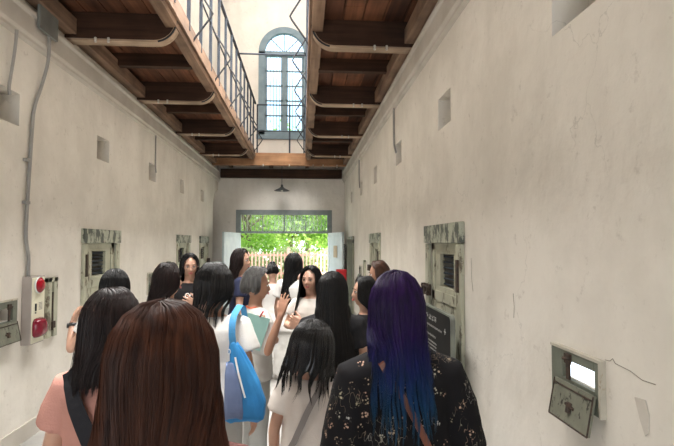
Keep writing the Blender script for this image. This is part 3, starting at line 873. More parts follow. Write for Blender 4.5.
strip(XR, -1, 8.75, 'narrow pale bolt housing on the right wall past the second cell door')

# ---------------------------------------------------------------- food hatches
def hatch(x, s, c, w, z0, z1, hole, label, group='food hatches in the cell walls', angle=26, through=False):
    """z0..z1 plate, hole = (ya, yb, za, zb); the flap hangs from below the hole"""
    t = thing('food_hatch', label, 'hatch', (x, c, z0), group)
    y0, y1 = c - w, c + w
    a = x; b = x + s * 0.020
    ya, yb, za, zb = hole
    mb = MB()
    mb.box((a, y0, z0), (b, ya, z1)); mb.box((a, yb, z0), (b, y1, z1)); mb.box((a, ya, z0), (b, yb, za)); mb.box((a, ya, zb), (b, yb, z1))
    mb.build('hatch_frame', M['hatch_paint'], t, bevel=0.003)
    m2 = MB()
    m2.box((a, y0 - 0.012, z0), (x + s * 0.024, y0 - 0.0005, z1 + 0.012)); m2.box((a, y0 - .0004, z1 + 0.0005), (x + s * 0.024, y1, z1 + 0.012))
    m2.build('plaster_edge', M['hatch_edge'], t)
    # flap
    fl = bpy.data.meshes.new('flap')
    L = 0.155
    hz = za - 0.012; hx = b + s * 0.004
    cs, sn = math.cos(R(angle)), math.sin(R(angle))
    fy0, fy1 = ya - 0.02, yb + 0.03
    top = (hx, hz); bot = (hx + s * L * sn, hz - L * cs)
    th_ = 0.012
    nx, nz = s * cs * th_, sn * th_
    mb = MB()
    v = []
    for (yy) in (fy0, fy1):
        v += [(top[0], yy, top[1]), (bot[0], yy, bot[1]), (bot[0] + nx, yy, bot[1] + nz), (top[0] + nx, yy, top[1] + nz)]
    mb.add(v, [(0, 1, 2, 3), (4, 7, 6, 5), (0, 4, 5, 1), (1, 5, 6, 2), (2, 6, 7, 3), (3, 7, 4, 0)])
    f = mb.build('flap', M['flap'], t, bevel=0.001)
    # iron rim
    mb = MB()
    F = lambda yy, q: (hx + s * q * sn + nx * 1.1, yy, hz - q * cs + nz * 1.1)
    for pts in ([F(fy0, 0.003), F(fy0, L)], [F(fy1, 0.003), F(fy1, L)], [F(fy0, L), F(fy1, L)], [F(fy0, 0.02), F(fy1, 0.02)]):
        mb.tube(pts, 0.0035, 5)
    mb.build('iron_rim', M['rust'], f)
    # lock in the middle of the flap
    mb = MB(); yc = (fy0 + fy1) / 2
    mb.tube([F(yc, 0.07), F(yc, 0.11)], 0.014, 8); mb.tube([F(yc - 0.03, 0.088), F(yc + 0.03, 0.082)], 0.006, 6)
    mb.build('flap_lock', M['rust'], f)
    mb = MB(); ym = yb - 0.055
    mb.box((b, ym - 0.02, zb - 0.01), (b + s * 0.012, ym + 0.02, zb + 0.03)); mb.box((b, ym - 0.012, za), (b + s * 0.008, ym + 0.012, zb))
    mb.tube([(b + s * 0.01, ym - 0.025, zb + 0.012), (b + s * 0.01, ym + 0.03, zb + 0.006)], 0.007, 6)
    mb.build('latch', M['rust'], t)
    # bluish white plate backing the hole, its colour standing in for daylight in the cell
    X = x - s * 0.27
    if not through: MB().box((X, ya + 0.002, za + 0.002), (X - s * 0.004, yb - 0.002, zb - 0.002)).build('cell_side', M['cell_daylight_tone'], t)
    return t
hatch(XR, -1, 1.945, 0.175, 0.965, 1.168, (1.80, 2.03, 1.055, 1.13), 'green-grey food hatch with hanging flap, nearest on the right wall', angle=11, through=True)
hatch(XR, -1, 5.66, 0.18, 0.93, 1.17, (5.54, 5.78, 1.02, 1.12), 'weathered food hatch in the right wall past the black text board')
hatch(XR, -1, 9.4, 0.18, 0.93, 1.17, (9.28, 9.52, 1.02, 1.12), 'far food hatch in the right wall beyond the second cell door')
hatch(XL, 1, 3.87, 0.18, 0.86, 1.17, (3.75, 3.99, 1.02, 1.12), 'worn food hatch at the left wall beside the fire alarm panel', angle=12)
hatch(XL, 1, 7.5, 0.18, 0.86, 1.17, (7.38, 7.62, 1.02, 1.12), 'worn food hatch in the left wall between the first and second cell doors', angle=12)

# old plaster repair to the right of the near hatch
def patch(pts, nm='plaster_patch'):
    mb = MB()
    mb.prism(pts, 'X', XR - 0.004, XR)
    return mb.build(nm, M['cornice'], bevel=0.002)
def crack(pts, label, x=XR, s=-1):
    o = MB().tube([(x + s * 0.001, a, b) for a, b in pts], 0.0013, 4).build('wall_crack', M['crack'])
    return struct(o)
M['crack'] = mat('crack', (0.22, 0.19, 0.15), (0.28, 0.25, 0.2), 0.9)
struct(patch([(1.60, 1.10), (1.545, 1.105), (1.53, 1.06), (1.535, 1.0), (1.552, 0.985), (1.575, 1.03)], 'trim_4'))
crack([(1.76, 1.185), (1.73, 1.188), (1.715, 1.20), (1.70, 1.186), (1.62, 1.18), (1.56, 1.165), (1.50, 1.168)], '')
crack([(3.20, 1.52), (3.19, 1.45), (3.195, 1.38), (3.17, 1.30)], '')
crack([(2.55, 1.35), (2.54, 1.28), (2.548, 1.22)], '')
crack([(1.545, .93), (1.55, .90), (1.535, 0.87)], '')

# ---------------------------------------------------------------- fire alarm panel and conduits on the left wall
t = thing('fire_alarm_panel', 'tall beige fire alarm panel with two red lamps on the left wall', 'alarm', (XL, 4.24, 0.79))
px = XL + 0.075
MB().box((XL, 4.135, 0.79), (px, 4.345, 1.345)).build('housing', M['panel_side'], t, bevel=0.005)
MB().box((px, 4.145, 0.80), (px + 0.004, 4.335, 1.335)).build('front_plate', M['panel_white'], t)
lp = MB().lathe([(0.062, 0), (0.066, 0.008), (0.064, 0.016), (0.056, 0.017), (0.052, 0.028), (0.03, 0.040), (0.002, 0.044)], (px + 0.004, 4.24, 1.27), 24, 'X').build('round_red_lamp', M['red_lens'], t, smooth=True)
MB().lathe([(0.066, 0), (0.071, 0.006), (0.069, 0.014), (0.060, 0.014)], (px + 0.003, 4.24, 1.27), 24, 'X').build('white_ring', M['white'], lp, smooth=True)
# bell-shaped strobe
mb = MB()
v = []; f = []; n1, n2 = 12, 20
for i in range(n1 + 1):
    a = math.pi / 2 * i / n1
    for j in range(n2):
        b = 2 * math.pi * j / n2
        cx_, cz_ = math.cos(b), math.sin(b)
        se = (abs(cx_) ** 4 + abs(cz_) ** 4) ** -0.25
        v.append((px + 0.004 + 0.06 * math.sin(a), 4.24 + 0.085 * cx_ * se * math.cos(a) ** 0.5 if i < n1 else 4.24, 0.92 + 0.08 * cz_ * se * math.cos(a) ** 0.5 if i < n1 else 0.92))
for i in range(n1):
    for j in range(n2): f.append((i * n2 + j, i * n2 + (j + 1) % n2, (i + 1) * n2 + (j + 1) % n2, (i + 1) * n2 + j))
f.append(tuple(range(n2)))
mb.add(v, f).build('dark_red_dome_lamp', M['dark_red_lens'], t, smooth=True)
MB().box((px + 0.004, 4.19, 1.06), (px + 0.008, 4.21, 1.12)).box((px + 0.004, 4.19, 1.04), (px + 0.008, 4.205, 1.05)).build('key_slot', M['iron'], t)
mb = MB()
for k in range(6): mb.box((px + 0.004, 4.25, 1.065 + k * 0.011), (px + 0.0055, 4.30, 1.069 + k * 0.011))
mb.build('instruction_lines', M['strap_grey'], t)

def smooth_pts(P, it=2):
    for _ in range(it):
        Q = [P[0]]
        for a, b in zip(P[:-1], P[1:]):
            Q += [tuple(a[i] * .75 + b[i] * .25 for i in range(3)), tuple(a[i] * .25 + b[i] * .75 for i in range(3))]
        Q.append(P[-1]); P = Q
    return P
def conduit(P, label, x=None, r=0.014, clips=()):
    t = thing('conduit_pipe', label, 'pipe', P[-1])
    MB().tube(smooth_pts(P), r, 10).build('pipe', M['conduit'], t, smooth=True)
    for c in clips:
        MB().box((c[0] - 0.018, c[1] - 0.03, c[2] - 0.012), (c[0] + 0.018, c[1] + 0.03, c[2] + 0.012)).build('pipe_clip', M['conduit'], t)
    return t
q = XL + 0.02
conduit([(q, 4.19, 1.345), (q, 4.19, 1.50), (q, 4.17, 1.56), (q, 4.14, 1.66), (q, 4.14, 1.8), (q, 4.19, 2.58), (q, 4.21, 2.76), (q, 4.30, 2.93), (q + 0.02, 4.31, 3.03), (q + 0.06, 4.31, 3.2), (q + 0.06, 4.31, 3.42)],
        'grey conduit rising from the fire alarm panel up the left wall', clips=((q, 4.13, 2.3), (q, 4.13, 1.95)))
o = MB().box((XL + 0.075, 4.12, 3.40), (XL + 0.10, 4.42, 3.62)).build('junction_plate', M['box_grey'], bevel=0.004)
tag(o, 'dark square metal plate on the left cornice above the conduit', 'plate')
conduit([(q, 3.87, 2.76), (q, 3.86, 2.80), (q, 3.865, 2.86), (q + 0.03, 3.87, 3.1), (q + 0.04, 3.87, 3.27)], 'short grey conduit stub at the far left edge ending at a wall vent', r=0.012)
conduit([(q, 7.62, 2.70), (q, 7.58, 2.80), (q, 7.58, 3.0), (q, 7.58, 3.27)], 'thin dark conduit dropping to the third left wall vent', r=0.011)
q = XR - 0.02
conduit([(q, 5.72, 2.70), (q, 5.80, 2.78), (q, 5.85, 2.85), (q, 5.85, 3.27)], 'thin dark conduit dropping from the right cornice to a wall vent', r=0.013)
conduit([(q, 9.45, 2.70), (q, 9.5, 2.78), (q, 9.55, 2.85), (q, 9.55, 3.27)], 'far thin conduit dropping from the right cornice near the end wall', r=0.012)

# ---------------------------------------------------------------- black text board by the right cell door
t = thing('text_board', 'black standing text board in front of the near right cell door', 'sign', (XR - 0.12, 3.6, 0))
bx = XR - 0.15
y0, y1, z0, z1 = 3.19, 3.96, 0.42, 1.135
def rrect(y0, y1, z0, z1, r):
    P = []
    for cy, cz, a in ((y1 - r, z1 - r, 0), (y0 + r, z1 - r, 90), (y0 + r, z0 + r, 180), (y1 - r, z0 + r, 270)):
        P += [(cy + r * math.cos(R(a + k * 15)), cz + r * math.sin(R(a + k * 15))) for k in range(7)]
    return P
MB().prism(rrect(y0, y1, z0, z1, 0.04), 'X', bx + 0.003, bx + 0.035).build('frame', M['board_frame'], t, bevel=0.003)
MB().prism(rrect(y0 + 0.012, y1 - 0.012, z0 + 0.012, z1 - 0.012, 0.035), 'X', bx, bx + 0.003).build('black_face', M['board_black'], t)
for yy in (y0 + 0.1, y1 - 0.1):
    MB().tube([(bx + 0.02, yy, 0), (bx + 0.02, yy, z0 + 0.02)], 0.014, 8).build('leg', M['board_frame'], t)
mb = MB()
rr = random.Random(5)
def glyph_row(z, ya, yb, h):
    """row of small characters, far too small to read in the photograph"""
    y = ya
    while y > yb:
        w = h * 0.85
        for _ in range(3):
            zz = z + rr.random() * h * 0.8
            mb.box((bx - 0.0012, y - w * 0.8, zz), (bx, y, zz + h * 0.13))
        yy = y - rr.random() * w * 0.7
        mb.box((bx - 0.0012, yy - h * 0.12, z), (bx, yy, z + h))
        y -= h * 1.1
yl = y1 - 0.06
glyph_row(1.045, yl, yl - 0.12, 0.034); glyph_row(1.035, yl - 0.16, yl - 0.34, 0.040)
glyph_row(0.985, yl, yl - 0.50, 0.016)
glyph_row(0.955, yl, yl - 0.10, 0.022)
glyph_row(0.915, yl, yl - 0.34, 0.016)
for k in range(3): glyph_row(0.87 - k * 0.026, yl, yl - 0.36, 0.013)
for k in range(10): glyph_row(0.78 - k * 0.030, yl, yl - 0.54, 0.014)
mb.box((bx - 0.0012, y0 + 0.12, 0.99), (bx, y0 + 0.13, 1.03)); mb.box((bx - 0.0012, y0 + 0.105, 1.005), (bx, y0 + 0.145, 1.013))
mb.build('white_lettering', M['board_text'], t)

# red extinguisher cabinet by the far end
t = thing('extinguisher_cabinet', 'small red fire cabinet by the right door leaf at the hall end', 'cabinet', (0.80, 11.55, 0))
MB().box((0.78, 11.4, 0.25), (1.02, 11.62, 1.0)).build('body', M['red'], t, bevel=0.01)
MB().box((0.80, 11.392, 0.32), (1.0, 11.4, 0.94)).build('door', M['red'], t, bevel=0.003)
MB().tube([(0.83, 11.38, 0.55), (0.83, 11.38, 0.65)], 0.008).build('handle', M['white'], t)
for xx in (0.82, 0.98):
    for yy in (11.43, 11.59): MB().box((xx - 0.015, yy - 0.015, 0), (xx + 0.015, yy + 0.015, 0.25)).build('leg', M['iron'], t)

# pendant lamp
t = thing('pendant_lamp', 'black enamel pendant lamp hanging below the far landing', 'lamp', (-0.57, 12.6, 3.0))
lx, ly = -0.548, 12.6
MB().tube([(lx, ly, 3.12), (lx, ly, 3.83)], 0.007, 6).build('cord', M['iron'], t)
MB().lathe([(0.018, 3.13), (0.03, 3.12), (0.032, 3.07), (0.05, 3.055), (0.10, 3.02), (0.195, 2.975), (0.2, 2.965), (0.19, 2.965), (0.10, 3.008), (0.03, 3.04), (0.01, 3.045)], (lx, ly, 0), 28).build('lamp_shade', M['lamp_shade'], t, smooth=True)
bulb = MB().lathe([(0.012, 3.04), (0.014, 3.02), (0.030, 2.99), (0.033, 2.97), (0.024, 2.945), (0.002, 2.937)], (lx, ly, 0), 14).build('bulb', M['porcelain'], t, smooth=True)

# ---------------------------------------------------------------- outdoors
mb = MB().box((-14, YE + 0.4, -0.12), (14, 45, -0.02))
struct(mb.build('ground', M['ground']))
t = thing('picket_fence', 'salmon pink picket fence in the garden beyond the end door', 'fence', (-0.6, 17, 0))
x = -4.5
i = 0
for z in (0.57, 1.20):
    MB().box((-4.6, 17.02, z - 0.035), (3.6, 17.06, z + 0.035)).build('rail', M['fence'], t)
while x < 3.6:
    if i % 14 == 4:
        MB().prism([(x - 0.06, -0.02), (x + 0.06, -0.02), (x + 0.06, 1.40), (x, 1.48), (x - 0.06, 1.40)], 'Y', 16.94, 17.08).build('post', M['fence'], t)
    else:
        MB().prism([(x - 0.023, 0.06), (x + 0.023, 0.06), (x + 0.023, 1.28), (x, 1.33), (x - 0.023, 1.28)], 'Y', 16.98, 17.02).build('picket', M['fence'], t)
    x += 0.125; i += 1

def tree(x, y, h, rad, mname, label, n=6000, zlow=0.9, leaf=0.11, seed=1):
    rg = np.random.default_rng(seed)
    t = thing('garden_tree', label, 'tree', (x, y, 0), 'garden trees behind the fence')
    mb = MB()
    mb.tube([(x, y, -0.05), (x + 0.05, y, h * 0.25), (x - 0.05, y + 0.05, h * 0.5), (x, y, h * 0.8)], [0.14, 0.11, 0.08, 0.03], 8)
    for k in range(7):
        a = rg.uniform(0, 6.28); z = h * rg.uniform(0.25, 0.6); L = rad * 0.8
        mb.tube([(x, y, z), (x + L * .5 * math.cos(a), y + L * .5 * math.sin(a), z + L * 0.35), (x + L * math.cos(a), y + L * math.sin(a), z + L * 0.8)], [0.05, 0.035, 0.012], 6)
    mb.build('trunk', M['trunk'], t, smooth=True)
    # leaf clumps
    nc = 46
    cc = rg.normal(size=(nc, 3)); cc /= np.linalg.norm(cc, axis=1)[:, None]; cc *= rg.uniform(0.3, 1, (nc, 1)) ** 0.5
    cc = cc * np.array([rad, rad, (h - zlow) / 2]) + np.array([x, y, (h + zlow) / 2])
    idx = rg.integers(0, nc, n)
    c = cc[idx] + rg.normal(size=(n, 3)) * rad * 0.20
    d1 = rg.normal(size=(n, 3)); d1 /= np.linalg.norm(d1, axis=1)[:, None]
    d2 = np.cross(d1, rg.normal(size=(n, 3))); d2 /= np.linalg.norm(d2, axis=1)[:, None]
    L = leaf * rg.uniform(0.6, 1.3, (n, 1))
    v = np.stack([c - d1 * L, c + d2 * L * 0.45, c + d1 * L, c - d2 * L * 0.45], 1).reshape(-1, 3)
    me = bpy.data.meshes.new('foliage')
    me.from_pydata(v.tolist(), [], [(4 * i, 4 * i + 1, 4 * i + 2, 4 * i + 3) for i in range(n)])
    me.materials.append(M[mname])
    o = bpy.data.objects.new('foliage', me); C.objects.link(o); o.parent = t; o.matrix_parent_inverse = Matrix.Translation((-x, -y, 0))
tree(-2.2, 20.0, 5.6, 1.7, 'leaf_a', 'bright green garden tree behind the left end of the fence', seed=3)
tree(-0.6, 21.5, 6.4, 1.9, 'leaf_b', 'tallest leafy tree straight behind the middle of the fence', seed=4)
tree(1.2, 20.6, 5.4, 1.6, 'leaf_a', 'green garden tree behind the right part of the fence', seed=5)
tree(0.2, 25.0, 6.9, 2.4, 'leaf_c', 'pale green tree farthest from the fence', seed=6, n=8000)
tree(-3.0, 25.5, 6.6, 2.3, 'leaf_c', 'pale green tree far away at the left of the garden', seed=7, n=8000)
def shrub(x, y, label, seed):
    rg = np.random.default_rng(seed)
    n = 2600
    c = rg.normal(size=(n, 3)); c /= np.linalg.norm(c, axis=1)[:, None]; c *= rg.uniform(0.2, 1, (n, 1)) ** 0.4
    c = c * np.array([1.0, 0.5, 0.75]) + np.array([x, y, 0.72])
    d1 = rg.normal(size=(n, 3)); d1 /= np.linalg.norm(d1, axis=1)[:, None]
    d2 = np.cross(d1, rg.normal(size=(n, 3))); d2 /= np.linalg.norm(d2, axis=1)[:, None]
    L = 0.08 * rg.uniform(0.6, 1.3, (n, 1))
    v = np.stack([c - d1 * L, c + d2 * L * 0.45, c + d1 * L, c - d2 * L * 0.45], 1).reshape(-1, 3)
    t = thing('garden_shrub', label, 'shrub', (x, y, 0), 'low shrubs behind the fence')
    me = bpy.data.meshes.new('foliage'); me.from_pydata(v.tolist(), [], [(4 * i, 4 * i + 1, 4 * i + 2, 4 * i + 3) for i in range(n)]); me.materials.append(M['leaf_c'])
    o = bpy.data.objects.new('foliage', me); C.objects.link(o); o.parent = t; o.matrix_parent_inverse = Matrix.Translation((-x, -y, 0))
    mb = MB()
    for k in range(5): mb.tube([(x + (k - 2) * 0.08, y, -0.03), (x + (k - 2) * 0.3, y, 0.7)], [0.02, 0.008], 5)
    mb.build('stems', M['trunk'], t)
shrub(-2.3, 18.2, 'pale shrub low behind the left pickets of the fence', 11)
shrub(-0.5, 18.3, 'pale shrub low behind the middle pickets of the fence', 12)
shrub(1.2, 18.2, 'pale shrub low behind the right pickets of the fence', 13)

# ---------------------------------------------------------------- people
def V3(a): return np.array(a, float)

def loft(mb, secs, n=20, close=True):
    """secs: (x, y, z, rx, ry) horizontal ellipses"""
    v = []; f = []
    for (x, y, z, rx, ry) in secs:
        for k in range(n):
            a = 2 * math.pi * k / n
            v.append((x + rx * math.cos(a), y + ry * math.sin(a), z))
    m = len(secs)
    for i in range(m - 1):
        for k in range(n):
            f.append((i * n + k, i * n + (k + 1) % n, (i + 1) * n + (k + 1) % n, (i + 1) * n + k))
    f.append(tuple(range(n))[::-1]); f.append(tuple((m - 1) * n + k for k in range(n)))
    mb.add(v, f)

def capsule(mb, pts, rad, n=12, flat=None):
    """rounded tapering tube through pts; flat=(vector, ratio) squashes along the vector"""
    P = [V3(p) for p in pts]
    d0 = P[1] - P[0]; d0 /= np.linalg.norm(d0) + 1e-9
    d1 = P[-1] - P[-2]; d1 /= np.linalg.norm(d1) + 1e-9
    Q = [P[0] - d0 * rad[0] * .98, P[0] - d0 * rad[0] * .7] + P + [P[-1] + d1 * rad[-1] * .7, P[-1] + d1 * rad[-1] * .98]
    rr = [rad[0] * .25, rad[0] * .72] + list(rad) + [rad[-1] * .72, rad[-1] * .25]
    o = len(mb.v)
    mb.tube([tuple(q) for q in Q], rr, n)
    if flat is not None:
        vec, ratio = V3(flat[0]), flat[1]; vec /= np.linalg.norm(vec)
        c = P[0]
        for i in range(o, len(mb.v)):
            # squash about the nearest point of the polyline
            p = V3(mb.v[i]); best = None
            for a, b in zip(P[:-1], P[1:]):
                t = np.clip(np.dot(p - a, b - a) / (np.dot(b - a, b - a) + 1e-9), 0, 1); q = a + (b - a) * t
                dd = np.linalg.norm(p - q)
                if best is None or dd < best[0]: best = (dd, q)
            w = p - best[1]; w = w - vec * np.dot(w, vec) * (1 - ratio)
            mb.v[i] = tuple(best[1] + w)

def fuse(mb, name, m, voxel, parent=None, smooth=4, wrinkle=0.0):
    """merge overlapping closed pieces into one continuous skin"""
    me = bpy.data.meshes.new(name); me.from_pydata(mb.v, [], mb.f)
    import bmesh
    bm = bmesh.new(); bm.from_mesh(me); bmesh.ops.recalc_face_normals(bm, faces=bm.faces); bm.to_mesh(me); bm.free()
    o = bpy.data.objects.new(name, me); C.objects.link(o)
    r = o.modifiers.new('r', 'REMESH'); r.mode = 'VOXEL'; r.voxel_size = voxel; r.use_smooth_shade = True
    if smooth:
        s = o.modifiers.new('s', 'SMOOTH'); s.iterations = smooth; s.factor = 0.5
    if wrinkle:
        tx = bpy.data.textures.get('folds') or bpy.data.textures.new('folds', 'CLOUDS'); tx.noise_scale = 0.09
        d = o.modifiers.new('d', 'DISPLACE'); d.texture = tx; d.strength = wrinkle; d.mid_level = 0.5
    dg = bpy.context.evaluated_depsgraph_get()
    dg.update()
    new = bpy.data.meshes.new_from_object(o.evaluated_get(dg))
    o.modifiers.clear(); o.data = new; new.name = name
    new.materials.clear(); new.materials.append(M[m])
    if parent: o.parent = parent
    return o

TORSO = [(0.70, .150, .105, -.01), (0.78, .165, .118, -.018), (0.84, .166, .118, -.02), (0.92, .148, .103, -.008), (1.00, .130, .092, 0.0), (1.10, .136, .098, .002), (1.17, .148, .108, .008), (1.24, .155, .10, .0), (1.285, .150, .080, -.008), (1.315, .110, .062, -.012), (1.34, .062, .055, -.008)]

def body_at(z):
    zs = [t[0] for t in TORSO]
    return tuple(float(np.interp(z, zs, [t[i] for t in TORSO])) for i in (1, 2, 3))

def hand(mb, wrist, d, n, side, s, spread=0.10, curl=0.35, thumb=True):
    """wrist point, direction d of the palm, palm normal n (fingers curl towards it); side=+1/-1: thumb side along d x n"""
    d = V3(d); d /= np.linalg.norm(d); n = V3(n); n -= d * np.dot(n, d); n /= np.linalg.norm(n)
    u = np.cross(d, n) * side
    w = V3(wrist)
    pal = 0.082 * s
    offs = [0.029, 0.010, -0.010, -0.028]
    lens = [0.068, 0.076, 0.071, 0.056]
    rads = [0.0085, 0.0088, 0.0084, 0.0074]
    for o_, L, r in zip(offs, lens, rads):
        k0 = w + u * o_ * 0.45 * s; k1 = w + d * (pal - abs(o_) * 0.25) + u * o_ * s
        capsule(mb, [k0, (k0 + k1) / 2, k1], [0.015 * s, 0.0145 * s, 0.011 * s], 10)
        ang = spread * (o_ / 0.03)
        fd = d * math.cos(ang) + u * math.sin(ang)
        P = [k1]; c = curl * 0.5
        for seg in (0.44, 0.31, 0.25):
            v = fd * math.cos(c) + n * math.sin(c)
            P.append(P[-1] + v * L * seg * s); c += curl
        capsule(mb, P, [r * s, r * .95 * s, r * .88 * s, r * .72 * s], 10)
    b = w + d * 0.018 * s + u * 0.022 * s
    v1 = d * 0.62 + u * 0.66 + n * 0.30; v1 /= np.linalg.norm(v1)
    v2 = d * 0.85 + u * 0.35 + n * 0.35; v2 /= np.linalg.norm(v2)
    p1 = b + v1 * 0.038 * s; p2 = p1 + v2 * 0.030 * s; p3 = p2 + v2 * 0.022 * s
    capsule(mb, [b, p1, p2, p3], [0.014 * s, 0.0105 * s, 0.0095 * s, 0.0075 * s], 10)

def head_mesh(mb, Mh):
    """sculpted head in head space (y forward), mapped by matrix Mh"""
    nu, nv = 56, 44
    v = []; f = []
    g = lambda x, m, s: math.exp(-((x - m) / s) ** 2)
    for j in range(1, nv):
        ph = math.pi * j / nv
        for i in range(nu):
            th = 2 * math.pi * i / nu
            x, y, z = math.sin(ph) * math.sin(th), math.sin(ph) * math.cos(th), math.cos(ph)
            fr = max(y, 0)
            X, Y, Z = x * 0.073, y * 0.092 - 0.006, z * 0.112
            if y < 0: Y *= 1.06
            if z < 0.1:                        # jaw narrows, back of the skull tucks into the neck
                t = min(1, (0.1 - z) / 1.1)
                X *= 1 - 0.34 * t ** 1.5
                if y < 0: Y *= 1 - 0.45 * t ** 1.2
                else: Y = Y * (1 - 0.12 * t) + 0.012 * t * fr
            Y -= 0.010 * g(Z, 0.075, 0.04) * fr * 0        # forehead
            if y > 0:
                flat = 0.006 * g(X, 0, .05)
                Y -= flat * g(Z, .02, .06)
                Y += 0.020 * g(X, 0, .0105) * (g(Z, -.022, .014) + 0.45 * g(Z, -.003, .018))      # nose
                Y += 0.005 * (g(abs(X), .012, .006)) * g(Z, -.026, .008)
                Y -= 0.009 * g(abs(X), .031, .015) * g(Z, .008, .012)          # sockets
                Y += 0.004 * g(abs(X), .030, .02) * g(Z, .030, .009)           # brow
                Y += 0.004 * g(abs(X), .040, .016) * g(Z, -.022, .018)         # cheek
                Y += 0.006 * g(X, 0, .018) * g(Z, -.052, .010)                 # lips
                Y -= 0.003 * g(X, 0, .02) * g(Z, -.068, .007)
                Y += 0.007 * g(X, 0, .018) * g(Z, -.088, .014)                 # chin
            v.append((X, Y, Z))
    top = len(v); v.append((0, -0.006, 0.112)); bot = len(v); v.append((0, 0.004, -0.112))
    for j in range(nv - 2):
        for i in range(nu):
            f.append((j * nu + i, j * nu + (i + 1) % nu, (j + 1) * nu + (i + 1) % nu, (j + 1) * nu + i))
    for i in range(nu):
        f.append((top, (i + 1) % nu, i)); f.append((bot, (nv - 2) * nu + i, (nv - 2) * nu + (i + 1) % nu))
    mb.add([tuple(Mh @ Vector(p)) for p in v], f)
    for sx in (-1, 1):                                                          # ears
        e = [(sx * 0.066, -0.012, 0.018), (sx * 0.076, -0.020, 0.012), (sx * 0.075, -0.018, -0.008), (sx * 0.066, -0.008, -0.022)]
        capsule(mb, [tuple(Mh @ Vector(p)) for p in e], [.006, .0085, .0075, .006], 8)

def sub(name, m, par, build, smooth=True):
    mb = MB(); build(mb)
    o = mb.build(name, M[m], smooth=smooth)
    o.parent = par
    return o

def sphere(mb, c, r, n=12, sy=1.0):
    v = []; f = []
    for j in range(1, n):
        for i in range(n * 2):
            a, b = math.pi * j / n, math.pi * i / n
            v.append((c[0] + r * math.sin(a) * math.cos(b), c[1] + r * sy * math.sin(a) * math.sin(b), c[2] + r * math.cos(a)))
    t = len(v); v.append((c[0], c[1], c[2] + r)); v.append((c[0], c[1], c[2] - r)); w = n * 2
    for j in range(n - 2):
        for i in range(w): f.append((j * w + i, j * w + (i + 1) % w, (j + 1) * w + (i + 1) % w, (j + 1) * w + i))
    for i in range(w): f.append((t, (i + 1) % w, i)); f.append((t + 1, (n - 2) * w + i, (n - 2) * w + (i + 1) % w))
    mb.add(v, f)

def face(par, Mh, skin):
    T = lambda p: tuple(Mh @ Vector(p))
    for sx in (-1, 1):
        def eb(mb, sx=sx): 
            sphere(mb, (0, 0, 0), 0.0105, 8)
            mb.v = [T((p[0] * 1.25 + sx * 0.030, p[1] + 0.0675, p[2] * 0.62 + 0.008)) for p in mb.v]
        e = sub('eye', 'eye_white', par, eb)
        def ib(mb, sx=sx):
            sphere(mb, (0, 0, 0), 0.0060, 8)
            mb.v = [T((p[0] + sx * 0.030, p[1] * .5 + 0.0765, p[2] * .95 + 0.008)) for p in mb.v]
        sub('iris', 'iris', e, ib)
        sub('eyelid', 'brow', par, lambda mb, sx=sx: mb.tube([T((sx * (0.0175 + 0.0245 * k / 6), 0.0775 - 0.006 * (k / 6) ** 2, 0.0105 + 0.0048 * math.sin(math.pi * k / 6))) for k in range(7)], 0.0016, 5))
        sub('eyebrow', 'brow', par, lambda mb, sx=sx: mb.tube([T((sx * (0.014 + 0.032 * k / 6), 0.0835 - 0.012 * (k / 6) ** 2, 0.027 + 0.006 * math.sin(math.pi * (k / 6) ** .8))) for k in range(7)], [.0015, .0028, .003, .003, .0026, .002, .001], 6))
    def lp(mb):
        for s_, z in ((1, -.0485), (-1, -.0555)):
            P = [T((-.021 + .042 * k / 8, 0.0865 - 0.013 * ((k - 4) / 4) ** 2 + (0.002 if s_ < 0 else 0), z + s_ * 0.001 * math.sin(math.pi * k / 8))) for k in range(9)]
            mb.tube(P, [.001, .0028, .0042, .0046, .0042, .0046, .0042, .0028, .001], 8)
    sub('lips', 'lip', par, lp)

